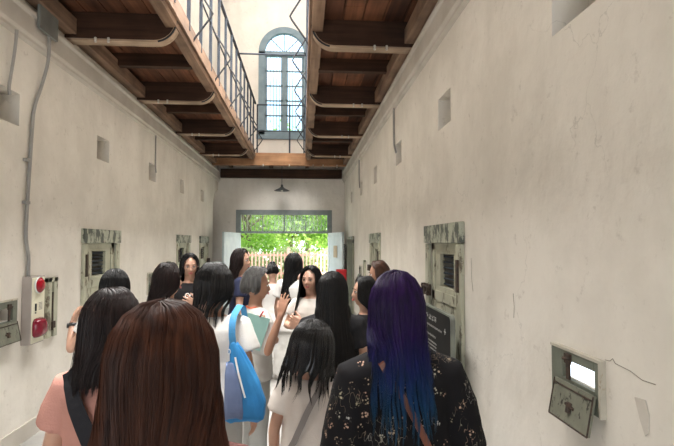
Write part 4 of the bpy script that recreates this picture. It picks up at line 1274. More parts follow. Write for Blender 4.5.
def hair(par, Mh, s, m, L=0.45, wl=0.12, dl=0.13, th_face=50, th_low=100, n=1100, seed=1, r=0.0011, wear=0.10, puff=1.0, waist=None, yb=-0.02, zfb=0.10, name='hair', clump=0.45, part=0.0, wave=0.0, pw=1.0, bun=False):
    """strands fall from the crown over the skull, then hang; L: length below the head centre"""
    rg = np.random.default_rng(seed)
    def S(th0, t, off, Ls):
        """th0 in (-pi, pi), 0 = front. t in 0..1 along the strand; vectorised"""
        cap = 0.32 if L > 0.25 else 0.5
        a = np.clip(t / cap, 0, 1)
        phi = a * math.pi / 2
        zb = np.clip((t - cap) / (1 - cap), 0, 1)
        z = np.where(t < cap, 0.112 * np.cos(phi) + 0.004, 0.004 - zb * Ls)
        k = np.clip(-z / max(L, 0.01), 0, 1)
        sm = lambda x: x * x * (3 - 2 * x)
        open_ = np.radians(th_face) * sm(np.clip((phi - 0.38) / 0.75, 0, 1))
        low = sm(np.clip(-z / zfb - 0.3, 0, 1))
        open_ = open_ * (1 - low) + np.radians(th_low) * low
        th = np.sign(th0) * (open_ + (math.pi - open_) * np.abs(th0) / math.pi)
        w0, d0 = 0.083 * puff * pw, 0.103 * puff
        sp = np.sin(phi) ** 0.92
        kk = sm(k)
        w = w0 * sp * (1 - kk) + wl * kk
        d = d0 * sp * (1 - kk) + dl * kk
        if waist: 
            w = w - waist * np.exp(-((k - 0.3) / 0.18) ** 2)
        cy = -0.010 * (1 - kk) + yb * kk
        fr = np.where(np.cos(th) > 0, 0.93, 1.0)
        x = (w + off) * np.sin(th); y = cy + (d + off) * np.cos(th) * fr
        zz = np.where(t < cap, (0.122 * puff + off) * np.cos(phi) + (z - 0.112 * np.cos(phi)), z)
        if wave:
            x = x + wave * np.sin(z * 42 + 5 * np.cos(th0)) * k; y = y + wave * np.cos(z * 38 + 6 * np.cos(th0)) * k
        # parting: roots start along a line on the top of the skull
        y = y + (1 - np.clip(phi / 0.6, 0, 1)) * 0.03 * np.cos(th0)
        return np.stack([x, y, zz], -1)
    T = np.array(Mh)
    # underlying mass
    nu, nt = 72, 26
    th = np.linspace(-math.pi, math.pi, nu + 1)[:, None] * np.ones((1, nt))
    th = np.where(np.abs(th) < 1e-6, 1e-4, th)
    tt = np.linspace(0.0, 1, nt)[None, :] * np.ones((nu + 1, 1))
    gro = 0.0022 * np.cos(th * 23 + 1.3 * np.sin(th * 7)) * np.clip(tt * 2, 0, 1)
    lens = L * (1 - wear * 0.9 + 0.06 * np.cos(th * 9))
    outer = S(th, tt, -0.0035 + gro, lens).reshape(-1, 3)
    inner = S(th, tt, -0.0115 + gro * 0, lens).reshape(-1, 3)
    # the seam at the face: split at th=0 so that the shell opens
    v = np.concatenate([outer, inner])
    N = (nu + 1) * nt
    h = nu // 2
    f = []
    for i in range(nu):
        for j in range(nt - 1):
            a, b = i * nt + j, (i + 1) * nt + j
            if i in (h - 1, h) and True:
                pass
            f.append((a, b, b + 1, a + 1)); f.append((N + a, N + a + 1, N + b + 1, N + b))
    for i in range(nu):
        a, b = i * nt + nt - 1, (i + 1) * nt + nt - 1
        f.append((a, b, N + b, N + a))
    # faces spanning the two sides of the parting below the hairline are left out
    keep = []
    for q in f:
        p = v[list(q)]
        if (p[:, 0].max() - p[:, 0].min()) > 0.03 and p[:, 0].max() > 0.012 and p[:, 0].min() < -0.012 and p[:, 1].mean() > -0.02: continue
        keep.append(q)
    # strands
    nseg = 15
    t0 = rg.uniform(-math.pi, math.pi, n)
    ncl = 34
    cc = np.sort(rg.uniform(-math.pi, math.pi, ncl)); cc[0] = -math.pi; cc[-1] = math.pi
    near = cc[np.argmin(np.abs(t0[:, None] - cc[None, :]), 1)]
    tt = np.linspace(0.0, 1, nseg)[None, :] * np.ones((n, 1))
    off = (rg.uniform(-0.002, 0.003, (n, 1)) + 0.0022 * np.cos(t0 * 23 + 1.3 * np.sin(t0 * 7))[:, None])
    off = off + (rg.random((n, 1)) > 0.93) * rg.uniform(0, 0.010, (n, 1)) * tt
    thh = t0[:, None] + (near - t0)[:, None] * clump * tt ** 1.5 + rg.normal(size=(n, 1)) * 0.03 * tt + 0.02 * np.sin(tt * 9 + rg.uniform(0, 6, (n, 1)))
    thh = np.where(np.sign(thh) != np.sign(t0)[:, None], 1e-3 * np.sign(t0)[:, None], thh)
    Ls = L * (1 - wear * rg.random((n, 1)) ** 0.7 - 0.5 * wear * (np.abs(near)[:, None] * 7 % 1))
    P = S(thh, tt, off, Ls)
    # three-sided tubes
    d = np.gradient(P, axis=1); d /= np.linalg.norm(d, axis=2, keepdims=True) + 1e-9
    an = np.arctan2(P[..., 0], P[..., 1] + 0.01)
    a_ = np.stack([np.cos(an), -np.sin(an), 0 * an], -1)
    a_ = a_ - d * np.sum(a_ * d, -1, keepdims=True); a_ /= np.linalg.norm(a_, axis=2, keepdims=True) + 1e-9
    b_ = np.cross(a_, d)
    rad = r * np.interp(np.linspace(0, 1, nseg), [0, 0.1, 0.7, 1], [0.6, 1, 0.9, 0.25])[None, :, None]
    ring = np.stack([P + rad * (a_ * math.cos(q) + b_ * math.sin(q)) for q in (0, 2.094, 4.189)], 2)   # n,nseg,3,3
    sv = ring.reshape(-1, 3)
    o0 = len(v)
    ii = np.arange(n)[:, None, None] * nseg * 3; jj = np.arange(nseg - 1)[None, :, None] * 3; k = np.arange(3)[None, None, :]
    A = o0 + ii + jj + k; B = o0 + ii + jj + (k + 1) % 3
    sf = np.stack([A, B, B + 3, A + 3], -1).reshape(-1, 4)
    allv = np.concatenate([v, sv]) * 1.0
    allv = allv @ T[:3, :3].T + T[:3, 3]
    me = bpy.data.meshes.new(name)
    quads = np.concatenate([np.array(keep), sf]).astype(np.int32)
    me.vertices.add(len(allv)); me.vertices.foreach_set('co', allv.astype(np.float32).ravel())
    me.loops.add(quads.size); me.loops.foreach_set('vertex_index', quads.ravel())
    me.polygons.add(len(quads)); me.polygons.foreach_set('loop_start', np.arange(len(quads), dtype=np.int32) * 4)
    me.update(calc_edges=True)
    me.polygons.foreach_set('use_smooth', [True] * len(quads))
    me.materials.append(M[m])
    o = bpy.data.objects.new(name, me); C.objects.link(o); o.parent = par
    if bun:
        mb = MB(); sphere(mb, (0, 0, 0), 0.036, 12)
        mb.v = [tuple(Mh @ Vector((p[0] * 1.05 * (1 + .12 * math.sin(9 * math.atan2(p[0], p[1]) + p[2] * 60)), p[1] - 0.045, p[2] * .85 + 0.118))) for p in mb.v]
        b = mb.build('hair_bun', M[m], smooth=True); b.parent = o
    return o

def person(label, x, y, h, yaw, head_yaw=0, head_pitch=0, head_tilt=0, skin='skin', top='white_tee', loose=0.014, hem=0.80, sleeve=0.55, bottom='denim_dark', skirt=False, shoes='shoe',
           arms=None, hairk=None, fine=False, lean=(0, 0), voxel=0.0075, fit_s=None):
    """arms: {'L'|'R': (elbow, wrist, hand direction, palm normal, curl)} in metres, in the person's own space"""
    s = h / 1.6
    t = thing('person', label, 'person', (x, y, 0), None)
    t.rotation_euler = (0, 0, R(yaw))
    sl = lambda p: (p[0] * s, p[1] * s, p[2] * s)
    def lz(z):     # lean of the upper body
        k = max(0, (z - 0.85) / 0.5)
        return lean[0] * k, lean[1] * k
    mb = MB()
    secs = []
    for z, rx, ry, cy in TORSO:
        l = lz(z); secs.append(((l[0]) * s, (cy + l[1]) * s, z * s, rx * s, ry * s))
    loft(mb, secs, 24)
    l = lz(1.34); lh = lz(1.485)
    # neck
    capsule(mb, [sl((l[0], l[1] - .012, 1.29)), sl((l[0], l[1] - .008, 1.36)), sl((lh[0], lh[1] + .006, 1.43))], [.058 * s, .050 * s, .050 * s], 14)
    Mh = Matrix.Translation((lh[0] * s, (lh[1] + 0.012) * s, 1.488 * s)) @ Matrix.Rotation(R(head_yaw), 4, 'Z') @ Matrix.Rotation(R(head_pitch), 4, 'X') @ Matrix.Rotation(R(head_tilt), 4, 'Y') @ Matrix.Scale(s if fit_s is None else fit_s, 4)
    head_mesh(mb, Mh)
    ARM = {}
    for sd, sx in (('L', -1), ('R', 1)):
        l = lz(1.27)
        sh = (sx * 0.150 + l[0], -0.005 + l[1], 1.268)
        if arms and sd in arms:
            el, wr, hd, hn, curl = arms[sd]
            el = tuple(q / s for q in el); wr = tuple(q / s for q in wr)
        else:
            el = (sx * 0.215 + l[0] * .6, -0.02 + l[1] * .6, 1.03); wr = (sx * 0.225 + l[0] * .3, 0.035 + l[1] * .3, 0.80); hd = (0, 0.12, -1); hn = (-sx, 0.1, 0); curl = 0.35
        ARM[sd] = (sh, el, wr)
        mid = tuple((a + b) / 2 for a, b in zip(sh, el)); fm = tuple(a * .62 + b * .38 for a, b in zip(el, wr))
        capsule(mb, [sl(sh), sl(mid), sl(el)], [.046 * s, .040 * s, .033 * s], 14)
        capsule(mb, [sl(el), sl(fm), sl(wr)], [.034 * s, .033 * s, .0225 * s], 14)
        hand(mb, sl(wr), hd, hn, sx if sd == 'R' else -1, s, 0.2 if fine else 0.08, curl)
        # legs
        capsule(mb, [sl((sx * .082, -.01, .80)), sl((sx * .085, 0, .62)), sl((sx * .085, .005, .46))], [.088 * s, .074 * s, .053 * s], 14)
        capsule(mb, [sl((sx * .085, .003, .46)), sl((sx * .086, -.012, .33)), sl((sx * .086, -.012, .09))], [.052 * s, .052 * s, .034 * s], 14)
        capsule(mb, [sl((sx * .088, -.035, .036)), sl((sx * .092, .05, .032)), sl((sx * .096, .13, .022))], [.034 * s, .036 * s, .024 * s], 12)
    body = fuse(mb, 'body', skin, 0.0048 if fine else voxel, t, 4)
    face(t, Mh, skin)
    # top
    mb = MB(); e = loose
    secs = []
    z = hem
    zz = [hem + k * (1.318 - hem) / 9 for k in range(10)] + [1.332]
    for z in zz:
        rx, ry, cy = body_at(z); l = lz(z)
        low = max(0, (1.1 - z)) * (0.10 if loose > .02 else 0.03)
        wmin = 0.142 if z < 1.12 else 0
        if z > 1.28: q = e * 0.5
        else: q = e
        rxx = max(rx, wmin) if loose > 0.01 else rx
        rxx += q + low; ryy = ry + q + low
        secs.append((l[0] * s, (cy + l[1]) * s, z * s, rxx * s, ryy * s))
    loft(mb, secs, 28)
    for sd, sx in (('L', -1), ('R', 1)):
        sh, el, wr = ARM[sd]
        inn = (sh[0] - sx * 0.06, sh[1], sh[2] + 0.012)
        if sleeve > 0:
            if sleeve <= 1:
                en = tuple(a + (b - a) * sleeve for a, b in zip(sh, el)); md = tuple((a + b) / 2 for a, b in zip(sh, en))
                P = [inn, sh, md, en]; rr = [.045 + e, .048 + e, .050 + e * 1.1, .047 + e * 1.5]
            else:
                en = tuple(a + (b - a) * (sleeve - 1) for a, b in zip(el, wr))
                P = [inn, sh, tuple((a + b) / 2 for a, b in zip(sh, el)), el, en]; rr = [.045 + e, .048 + e, .050 + e, .044 + e, .036 + e * 1.2]
            o_ = len(mb.v)
            Pn = [Vector(sl(p)) for p in P]
            dd = (Pn[-1] - Pn[-2]).normalized()
            mb.tube([tuple(p) for p in Pn] , [q * s for q in rr], 18)
    fuse(mb, 'shirt', top, 0.009, t, 5, wrinkle=0.010)
    # bottom
    mb = MB()
    if skirt:
        secs = []
        for z, w_, d_ in ((0.34, .235, .20), (0.55, .215, .18), (0.72, .20, .16), (0.84, .185, .138), (0.93, .160, .117), (1.0, .142, .104)):
            secs.append((0, -.01 * s, z * s, w_ * s, d_ * s))
        loft(mb, secs, 28)
        fuse(mb, 'skirt', bottom, 0.011, t, 4, wrinkle=0.022)
    else:
        secs = []
        for z in (0.70, 0.76, 0.84, 0.92, 0.99):
            rx, ry, cy = body_at(z); secs.append((0, cy * s, z * s, (rx + .008) * s, (ry + .008) * s))
        loft(mb, secs, 24)
        for sx in (-1, 1):
            mb.tube([sl((sx * .082, -.01, .82)), sl((sx * .087, 0, .62)), sl((sx * .088, .003, .46)), sl((sx * .09, -.008, .28)), sl((sx * .09, -.01, .085))], [.092 * s, .085 * s, .070 * s, .066 * s, .062 * s], 18)
        fuse(mb, 'trousers', bottom, 0.010, t, 4, wrinkle=0.010)
    for sx in (-1, 1):
        mb = MB()
        capsule(mb, [sl((sx * .088, -.045, .042)), sl((sx * .092, .04, .042)), sl((sx * .097, .14, .034))], [.042 * s, .043 * s, .034 * s], 14)
        mb.v = [(p[0], p[1], max(p[2], 0.001)) for p in mb.v]
        o = mb.build('shoe', M[shoes], smooth=True); o.parent = t
    if hairk:
        k = dict(hairk); hm = k.pop('m')
        hair(t, Mh, s, hm, **k)
    t['_s'] = s
    return t, Mh, ARM, body

def child(o, par):
    o.parent = par; return o

def ribbon(mb, pts, width, thick, nrm):
    """flat strap through pts; nrm: outward normals"""
    v = []; f = []
    n = len(pts)
    for i in range(n):
        p = V3(pts[i]); d = V3(pts[min(i + 1, n - 1)]) - V3(pts[max(i - 1, 0)]); d /= np.linalg.norm(d) + 1e-9
        nn = V3(nrm[i]); nn -= d * np.dot(nn, d); nn /= np.linalg.norm(nn) + 1e-9
        u = np.cross(d, nn)
        for a, b in ((-1, 0), (1, 0), (1, 1), (-1, 1)): v.append(p + u * a * width / 2 + nn * b * thick)
    for i in range(n - 1):
        for k in range(4): f.append((i * 4 + k, i * 4 + (k + 1) % 4, (i + 1) * 4 + (k + 1) % 4, (i + 1) * 4 + k))
    f += [(0, 1, 2, 3), tuple((n - 1) * 4 + k for k in (3, 2, 1, 0))]
    mb.add(v, f)

def cross_strap(x, y, yaw, s, side, z_low, off, width, lean=(0, 0), turns=1.0, n=48):
    """points of a strap from one shoulder round chest and back to the opposite hip, in world space; side=+1: hangs at the right hip"""
    pts = []; nr = []
    for i in range(n + 1):
        a = 2 * math.pi * i / n                       # a=0 : shoulder, pi: hip
        z = 1.335 + (z_low - 1.335) * (1 - math.cos(a)) / 2
        rx, ry, cy = body_at(min(z, 1.31)); rx += off; ry += off
        # lateral position runs from the other shoulder to this hip
        lat = -side * 0.085 * (1 + math.cos(a)) / 2 + side * rx * 0.985 * (1 - math.cos(a)) / 2
        lat = max(-rx * .99, min(rx * .99, lat))
        yy = ry * math.sqrt(max(1 - (lat / rx) ** 2, 0.0)) * (1 if math.sin(a) > 0 else -1)
        k = max(0, (z - 0.85) / 0.5)
        p = Vector(((lat + lean[0] * k) * s, (cy + yy + lean[1] * k) * s, z * s))
        nv = Vector((lat / rx ** 2, yy / ry ** 2, 0.25 + (3.0 if z > 1.30 else 0)))
        pts.append(p); nr.append(nv.normalized())
    rot = Matrix.Rotation(R(yaw), 3, 'Z')
    return [rot @ p + Vector((x, y, 0)) for p in pts], [rot @ q for q in nr]

def to_local(x, y, yaw, P):
    c, s_ = math.cos(R(-yaw)), math.sin(R(-yaw))
    dx, dy = P[0] - x, P[1] - y
    return (c * dx - s_ * dy, s_ * dx + c * dy, P[2])
def dloc(yaw, d):
    return to_local(0, 0, yaw, d)

LONG = dict(m='hair_black', L=0.42, wl=0.135, dl=0.135, th_face=42, th_low=88, yb=-0.03)

# --- nearest: auburn hair
person('person with very long straight auburn hair seen from behind, nearest the camera', -0.267, 0.96, 1.49, 3, top='maroon_cloth', skin='skin',
       hairk=dict(m='hair_auburn', L=0.52, wl=0.215, dl=0.15, th_face=50, th_low=96, n=5200, r=0.0009, seed=21, yb=-0.045, wear=0.06, clump=0.3, puff=1.04, pw=1.26))
# --- pink tee
K_ = (-0.61, 1.62)
_, _, _, _ = person('person in a salmon pink tee with dark brown hair and black shoulder strap', *K_, 1.455, -12, head_yaw=-8, top='pink_tee', loose=0.022,
       hairk=dict(m='hair_dark_brown', L=0.22, wl=0.085, dl=0.125, th_face=50, th_low=112, n=2600, r=0.0010, seed=22, yb=-0.035, puff=1.05, pw=1.1, wear=0.25, clump=0.6))
def crossbody(label, cat_name, x, y, yaw, s, side, z_low, off, width, m, lean=(0, 0), bag=True, size=(0.20, 0.07, 0.15)):
    pts, nr = cross_strap(x, y, yaw, s, side, z_low, off, width, lean)
    t = thing(cat_name, label, 'bag', tuple(pts[len(pts) // 2]))
    mb = MB(); ribbon(mb, pts, width, 0.003, nr)
    o = mb.build('strap', M[m], t)
    p = pts[len(pts) // 2]
    mb = MB()
    rot = Matrix.Rotation(R(yaw), 4, 'Z')
    out = Vector((side * (size[1] / 2 + 0.005), 0, 0))
    secs = [(0, 0, -size[2], size[1] * .30, size[0] * .46), (0, 0, -size[2] * .9, size[1] * .5, size[0] * .5), (0, 0, -size[2] * .4, size[1] * .5, size[0] * .5), (0, 0, 0.0, size[1] * .28, size[0] * .45)]
    loft(mb, secs, 24)
    mb.v = [tuple((rot @ (Vector(q) + out)) + Vector(p)) for q in mb.v]
    mb.build('bag_body', M[m], t, smooth=True)
    return t
crossbody('black bag on a wide black strap over the pink tee', 'shoulder_bag', *K_, -12, 1.475 / 1.6, 1, 0.82, 0.040, 0.055, 'strap_black')
# --- purple hair
PX, PY, PS = 0.332, 1.56, 1.512
person('person with long purple to blue hair in a black floral blouse', PX, PY, PS, 4, head_yaw=-3, top='floral', loose=0.028, hem=0.72, sleeve=1.1, bottom='strap_black', lean=(-0.026, 0),
       hairk=dict(m='hair_purple', L=0.40, wl=0.12, dl=0.19, th_face=50, th_low=98, n=4600, r=0.0010, seed=23, yb=-0.035, wear=0.5, clump=0.8, puff=1.03, wave=0.004, pw=1.05))
crossbody('tan leather bag with thin strap across the black floral blouse', 'shoulder_bag', PX, PY, 4, PS / 1.6, 1, 0.80, 0.050, 0.020, 'strap_brown', lean=(-0.026, 0))
# --- white tee with wrist watch by the door
A_ = (-1.23, 3.30); yw = 5
el = to_local(*A_, yw, (-1.47, 3.24, 0.95)); wr = to_local(*A_, yw, (-1.50, 3.32, 1.10))
t, Mh, ARM, b = person('person in a white tee facing the left cell door with bent arm and black watch', *A_, 1.43, yw, top='white_tee', fine=True,
       arms={'L': (el, wr, (0.15, 0.55, 0.8), (1, 0, 0), 0.6)}, hairk=dict(m='hair_black', L=0.14, wl=0.085, dl=0.09, th_face=60, th_low=110, n=1200, seed=24, r=.0013, pw=1.15, puff=1.05))
e_, w_ = Vector(el), Vector(wr); ax = (w_ - e_).normalized()
mb = MB(); mb.tube([tuple(w_ - ax * 0.030), tuple(w_ - ax * 0.008)], 0.0275, 16)
o = mb.build('wristwatch', M['watch'], smooth=True)
mb = MB(); c_ = w_ - ax * 0.019; q_ = Vector((-1, -0.2, 0)).cross(ax).normalized(); nrm = Vector((-1, -0.4, 0)).normalized()
mb.tube([tuple(c_ + nrm * 0.024), tuple(c_ + nrm * 0.034)], 0.016, 16)
f_o = mb.build('watch_face', M['watch'], smooth=True); f_o.parent = o
o.matrix_world = Matrix.Translation((A_[0], A_[1], 0)) @ Matrix.Rotation(R(yw), 4, 'Z')
tag(o, 'black wristwatch on the bent arm beside the left cell door', 'watch')
# --- brown-black hair, between
person('person with shoulder length dark hair in black tee, standing behind the auburn hair', -0.93, 3.45, 1.46, -30, head_yaw=-35, top='black_cloth',
       hairk=dict(LONG, m='hair_dark_brown', L=0.20, wl=0.115, dl=0.125, n=1500, seed=25, r=.0013, pw=1.12, puff=1.08))
# --- glasses
G_ = (-1.045, 4.6); yw = 196
t, Mh, ARM, b = person('person with glasses and long black hair in a black printed tee facing the camera', *G_, 1.51, yw, head_yaw=4, head_pitch=-8, top='black_cloth', fine=True,
       arms={'L': ((-0.21, 0.02, 1.0), (-0.05, 0.20, 1.08), (0.7, 0.35, 0.35), (0, -1, 0), 0.5)},
       hairk=dict(LONG, L=0.30, wl=0.125, dl=0.125, th_low=62, n=1300, seed=26, r=.0016, pw=1.08))
mb = MB()
for sx in (-1, 1):
    mb.tube([tuple(Mh @ Vector((sx * 0.031 + 0.023 * math.cos(a), 0.093 - 0.004 * abs(math.cos(a)), 0.004 + 0.019 * math.sin(a)))) for a in [k * math.pi / 8 for k in range(17)]], 0.0012, 5)
    mb.tube([tuple(Mh @ Vector((sx * 0.054, 0.088, 0.008))), tuple(Mh @ Vector((sx * 0.074, 0.06, 0.008))), tuple(Mh @ Vector((sx * 0.077, -0.01, 0.008)))], 0.0012, 5)
mb.tube([tuple(Mh @ Vector((-0.008, 0.092, 0.008))), tuple(Mh @ Vector((0.008, 0.092, 0.008)))], 0.0012, 5)
o = mb.build('eyeglasses', M['spectacle'], smooth=True)
o.matrix_world = Matrix.Translation((G_[0], G_[1], 0)) @ Matrix.Rotation(R(yw), 4, 'Z')
tag(o, 'thin brown rimmed glasses worn by the person in the black printed tee', 'glasses')
mb = MB()
for (px_, pz_, r_) in ((-0.02, 1.14, .022), (0.025, 1.15, .018), (0.0, 1.115, .014)):
    P = [(px_ + r_ * math.cos(a), 0.1265 + 0.001, pz_ + r_ * math.sin(a)) for a in [k * math.pi / 8 for k in range(17)]]
    mb.tube(P, 0.004, 5)
pr = mb.build('shirt_print', M['white']); pr.parent = t
# --- white shirt with blue bag
B_ = (-0.465, 2.62)
person('person in a loose white tee with black wolf cut hair carrying the blue bag', *B_, 1.49, -14, head_yaw=-18, top='white_tee', loose=0.03, hem=0.82, bottom='grey_trouser', skin='skin_tan',
       hairk=dict(m='hair_soft_black', L=0.25, wl=0.105, dl=0.135, th_face=46, th_low=100, n=2600, seed=27, r=.0011, wear=0.75, clump=0.9, puff=1.12, waist=0.012, yb=-0.03, pw=1.12))
def tote():
    t = thing('tote_bag', 'bright blue tote bag with denim pocket hanging behind the white tee', 'bag', (-0.27, 2.385, 0.77))
    cx_, cy_ = -0.272, 2.385
    def shell(name, m, secs, par, fold=0.05):
        mb = MB(); v = []; f = []; n = 48
        ss = []
        for a, b in zip(secs[:-1], secs[1:]):
            for q in (0, .25, .5, .75): ss.append(tuple(a[i] + (b[i] - a[i]) * q for i in range(6)))
        ss.append(secs[-1])
        for (x, y, z, rx, ry, p) in ss:
            for k in range(n):
                a = 2 * math.pi * k / n
                c, s_ = math.cos(a), math.sin(a)
                w = 1 + fold * math.sin(4 * a + 1.3 * math.sin(z * 22) + 2) + fold * .6 * math.sin(9 * a + z * 14)
                v.append((x + rx * math.copysign(abs(c) ** p, c) * (1 + (w - 1) * .4), y + ry * math.copysign(abs(s_) ** p, s_) * w, z + 0.006 * math.sin(3 * a)))
        m_ = len(ss)
        for i in range(m_ - 1):
            for k in range(n): f.append((i * n + k, i * n + (k + 1) % n, (i + 1) * n + (k + 1) % n, (i + 1) * n + k))
        f.append(tuple(range(n))[::-1]); f.append(tuple((m_ - 1) * n + k for k in range(n)))
        mb.add(v, f)
        return mb.build(name, M[m], par, smooth=True)
    b = shell('bag_body', 'bag_blue', [(cx_ - .005, cy_, 0.775, .070, .030, .6), (cx_ - .003, cy_, 0.79, .092, .045, .55), (cx_, cy_, 0.86, .094, .052, .6), (cx_ - .008, cy_, 0.95, .076, .046, .65), (cx_ - .028, cy_, 1.04, .052, .034, .7), (cx_ - .048, cy_, 1.11, .032, .020, .8), (cx_ - .058, cy_, 1.14, .020, .010, .9)], t, .09)
    shell('denim_pocket', 'bag_denim', [(cx_ - .048, cy_ - .036, 0.80, .040, .022, .55), (cx_ - .050, cy_ - .038, 0.83, .046, .028, .5), (cx_ - .052, cy_ - .036, 0.92, .043, .026, .55), (cx_ - .060, cy_ - .028, 1.00, .034, .020, .6), (cx_ - .068, cy_ - .018, 1.05, .022, .012, .7)], b, .05)
    mb = MB()
    ribbon(mb, [(cx_ + .005, cy_ - .060, .90), (cx_ - .010, cy_ - .056, .95), (cx_ - .028, cy_ - .048, 1.01), (cx_ - .046, cy_ - .030, 1.08)], .008, .005, [(0, -1, 0)] * 4)
    mb.build('white_piping', M['white'], b)
    P = [(cx_ - .060, cy_ - .004, 1.12), (cx_ - .068, cy_ + .0, 1.20), (cx_ - .068, cy_ + .035, 1.255), (cx_ - .062, cy_ + .115, 1.278), (cx_ - .055, cy_ + .235, 1.296), (cx_ - .05, cy_ + .325, 1.26), (cx_ - .045, cy_ + .375, 1.16), (cx_ - .02, cy_ + .35, 1.02)]
    P = smooth_pts(P, 2)
    nn = [(0.15, -1, 0.15) if p[1] < cy_ + .06 else ((0.2, -0.2, 1) if p[1] < cy_ + .29 else (0.2, 1, 0.2)) for p in P]
    mb = MB(); ribbon(mb, P, .032, .004, nn); mb.build('shoulder_strap', M['strap_blue'], t)
    mb = MB()
    mb.tube([(cx_ - .078 + .007 * math.cos(a), cy_ - .020, 1.105 + .011 * math.sin(a)) for a in [k * math.pi / 5 for k in range(11)]], .0024, 6)
    mb.box((cx_ - .083, cy_ - .022, 1.06), (cx_ - .074, cy_ - .018, 1.094))
    mb.build('white_charm', M['white'], t)
tote()
# --- navy
person('person with long dark hair in a navy top looking right by the left door leaf', -0.625, 4.95, 1.545, -80, head_yaw=-26, top='navy_cloth', skirt=True, bottom='navy_cloth',
       hairk=dict(LONG, m='hair_dark_brown', L=0.30, wl=0.13, dl=0.135, th_face=52, th_low=74, n=1200, seed=28, r=.0016, pw=1.1, puff=1.05))
# --- guide
GX, GY = -0.318, 3.38
Q_ = (GX, GY); yw = -68
L2 = lambda P: to_local(*Q_, yw, (P[0] + GX + .345, P[1] + GY - 3.58, P[2]))
gd = lambda d: dloc(yw, d)
t, Mh, ARM, b = person('person with short grey hair and pale vest raising one hand, holding teal paper', *Q_, 1.425, yw, head_yaw=-10, head_pitch=-4, top='linen_vest', loose=0.02, sleeve=0.35, skin='skin_tan', bottom='grey_trouser', fine=True,
       arms={'R': (L2((-0.250, 3.36, 0.93)), L2((-0.165, 3.34, 1.165)), gd((0.22, 0.05, 1)), gd((0.55, 0.85, 0.1)), 0.18),
             'L': (L2((-0.22, 3.62, 0.95)), L2((-0.305, 3.375, 1.05)), gd((0.15, -0.30, 0.75)), gd((-0.5, 0.8, 0)), 0.7)},
       hairk=dict(m='hair_grey', L=0.075, wl=0.078, dl=0.10, th_face=80, th_low=104, n=1700, seed=29, r=.0012, puff=1.18, wear=0.4, clump=0.7, wave=0.003))
GM = Matrix.Translation((GX, GY, 0)) @ Matrix.Rotation(R(yw), 4, 'Z')
def G2(P): return (P[0] + GX + .345, P[1] + GY - 3.58, P[2])
t = thing('folder', 'teal paper folder held against the chest by the grey haired person', 'folder', G2((-0.36, 3.34, 1.0)))
def card(name, m, c, w, h, th_, rz, ry, par):
    M4 = Matrix.Translation(c) @ Matrix.Rotation(R(rz), 4, 'Z') @ Matrix.Rotation(R(ry), 4, 'Y')
    mb = MB().box((-w / 2, -th_ / 2, -h / 2), (w / 2, th_ / 2, h / 2)); mb.v = [tuple(M4 @ Vector(p)) for p in mb.v]
    return mb.build(name, M[m], par)
card('cover', 'paper_teal', G2((-0.335, 3.325, 1.06)), 0.15, 0.21, 0.006, 12, 18, t)
card('loose_sheet', 'linen_vest', G2((-0.300, 3.338, 1.02)), 0.15, 0.21, 0.002, 12, 10, t)
o = MB().tube([G2((-0.300, 3.335, 1.15)), G2((-0.275, 3.31, 1.19))], 0.005, 8).build('pen', M['red'], smooth=True)
tag(o, 'small red pen held above the teal folder', 'pen')
mb = MB()
P = smooth_pts([(0.055, -0.055, 1.315 * .9), (0.062, 0.0, 1.325 * .9), (0.056, 0.075, 1.25 * .9), (0.03, 0.118, 1.15 * .9), (0.0, 0.128, 1.06 * .9), (-0.03, 0.118, 1.15 * .9), (-0.056, 0.075, 1.25 * .9), (-0.062, 0.0, 1.325 * .9), (-0.055, -0.055, 1.315 * .9), (0, -.075, 1.325 * .9), (0.055, -0.055, 1.315 * .9)], 2)
ribbon(mb, P, 0.012, 0.002, [Vector((p[0], p[1] + 0.0, 0.08)).normalized() for p in P])
o = mb.build('lanyard', M['lanyard']); o.matrix_world = GM
tag(o, 'orange red lanyard round the neck of the grey haired person', 'lanyard')
# --- bun in the background
person('person with hair in a small bun and white top, farthest away near the doorway', -0.365, 5.9, 1.365, 14, head_pitch=-18, top='white_tee', skirt=True, bottom='pale_skirt',
       hairk=dict(m='hair_black', L=0.05, wl=0.05, dl=0.07, th_face=62, th_low=120, n=600, seed=30, r=.0014, wear=0.1, puff=1.03, bun=True))
# --- long black hair white dress
person('person with very long black hair and white dress turned away, right of the guide', -0.09, 4.95, 1.505, -36, head_yaw=-20, top='white_tee', loose=0.022, skirt=True, bottom='pale_skirt',
       hairk=dict(LONG, L=0.50, wl=0.11, dl=0.14, th_low=100, n=1500, seed=31, r=.0015, pw=1.08))
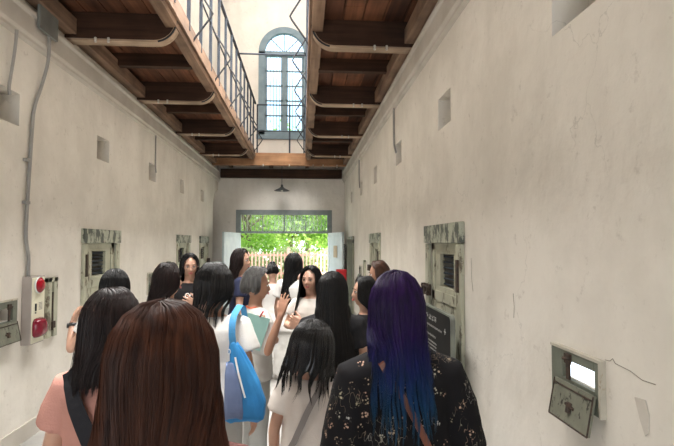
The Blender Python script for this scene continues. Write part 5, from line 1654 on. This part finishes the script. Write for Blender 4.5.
# --- facing girl
F_ = (0.065, 3.92); yw = 152
person('person with long black hair facing the guide, hands clasped at the chest', *F_, 1.42, yw, head_yaw=4, top='cream_tee', bottom='pale_skirt', skirt=True, fine=True, skin='skin',
       arms={'L': ((-0.20, 0.03, 0.96), (-0.035, 0.22, 1.02), (0.8, 0.2, 0.25), (0, -1, 0), 0.8), 'R': ((0.20, 0.03, 0.96), (0.06, 0.225, 0.985), (-0.8, 0.15, 0.35), (0, -1, 0), 0.8)},
       hairk=dict(LONG, L=0.38, wl=0.15, dl=0.15, th_face=46, th_low=50, n=1700, seed=32, r=.0015, yb=0.0, pw=1.14, puff=1.06))
# --- black long hair back
person('person in black with thick long black hair seen from behind beside the purple hair', 0.172, 2.85, 1.435, 2, top='black_cloth', loose=0.03, bottom='strap_black',
       hairk=dict(LONG, L=0.46, wl=0.17, dl=0.15, th_low=96, n=2600, seed=33, r=.0013, puff=1.04, pw=1.12))
# --- short one in cream tee
T_ = (0.04, 2.18)
person('short person in a cream tee with wet looking black hair and grey crossbody strap', *T_, 1.235, -12, head_yaw=-14, head_pitch=-6, head_tilt=6, top='cream_tee', loose=0.022, hem=0.74, fit_s=0.93,
       hairk=dict(m='hair_soft_black', L=0.25, wl=0.145, dl=0.14, th_face=46, th_low=80, n=2800, seed=34, r=.0012, wear=0.66, clump=0.9, puff=1.10, wave=0.012, pw=1.15))
crossbody('grey bag with webbing strap across the cream tee of the short person', 'crossbody_bag', *T_, -12, 0.772, -1, 0.82, 0.040, 0.026, 'strap_grey')
# --- half hidden, facing left
person('person with black hair turned left, half hidden behind the purple hair', 0.415, 3.25, 1.385, 62, head_yaw=34, top='black_cloth',
       hairk=dict(LONG, L=0.30, n=1100, seed=35, r=.0014, pw=1.05))
# --- short brown hair
person('person with short brown hair looking left, only the brow visible by the wall', 0.66, 4.2, 1.445, 65, head_yaw=20, head_pitch=-6, top='denim_dark', skin='skin_tan',
       hairk=dict(m='hair_brown', L=0.06, wl=0.066, dl=0.085, th_face=66, th_low=110, n=900, seed=36, r=.0014, wear=0.3, puff=1.06))
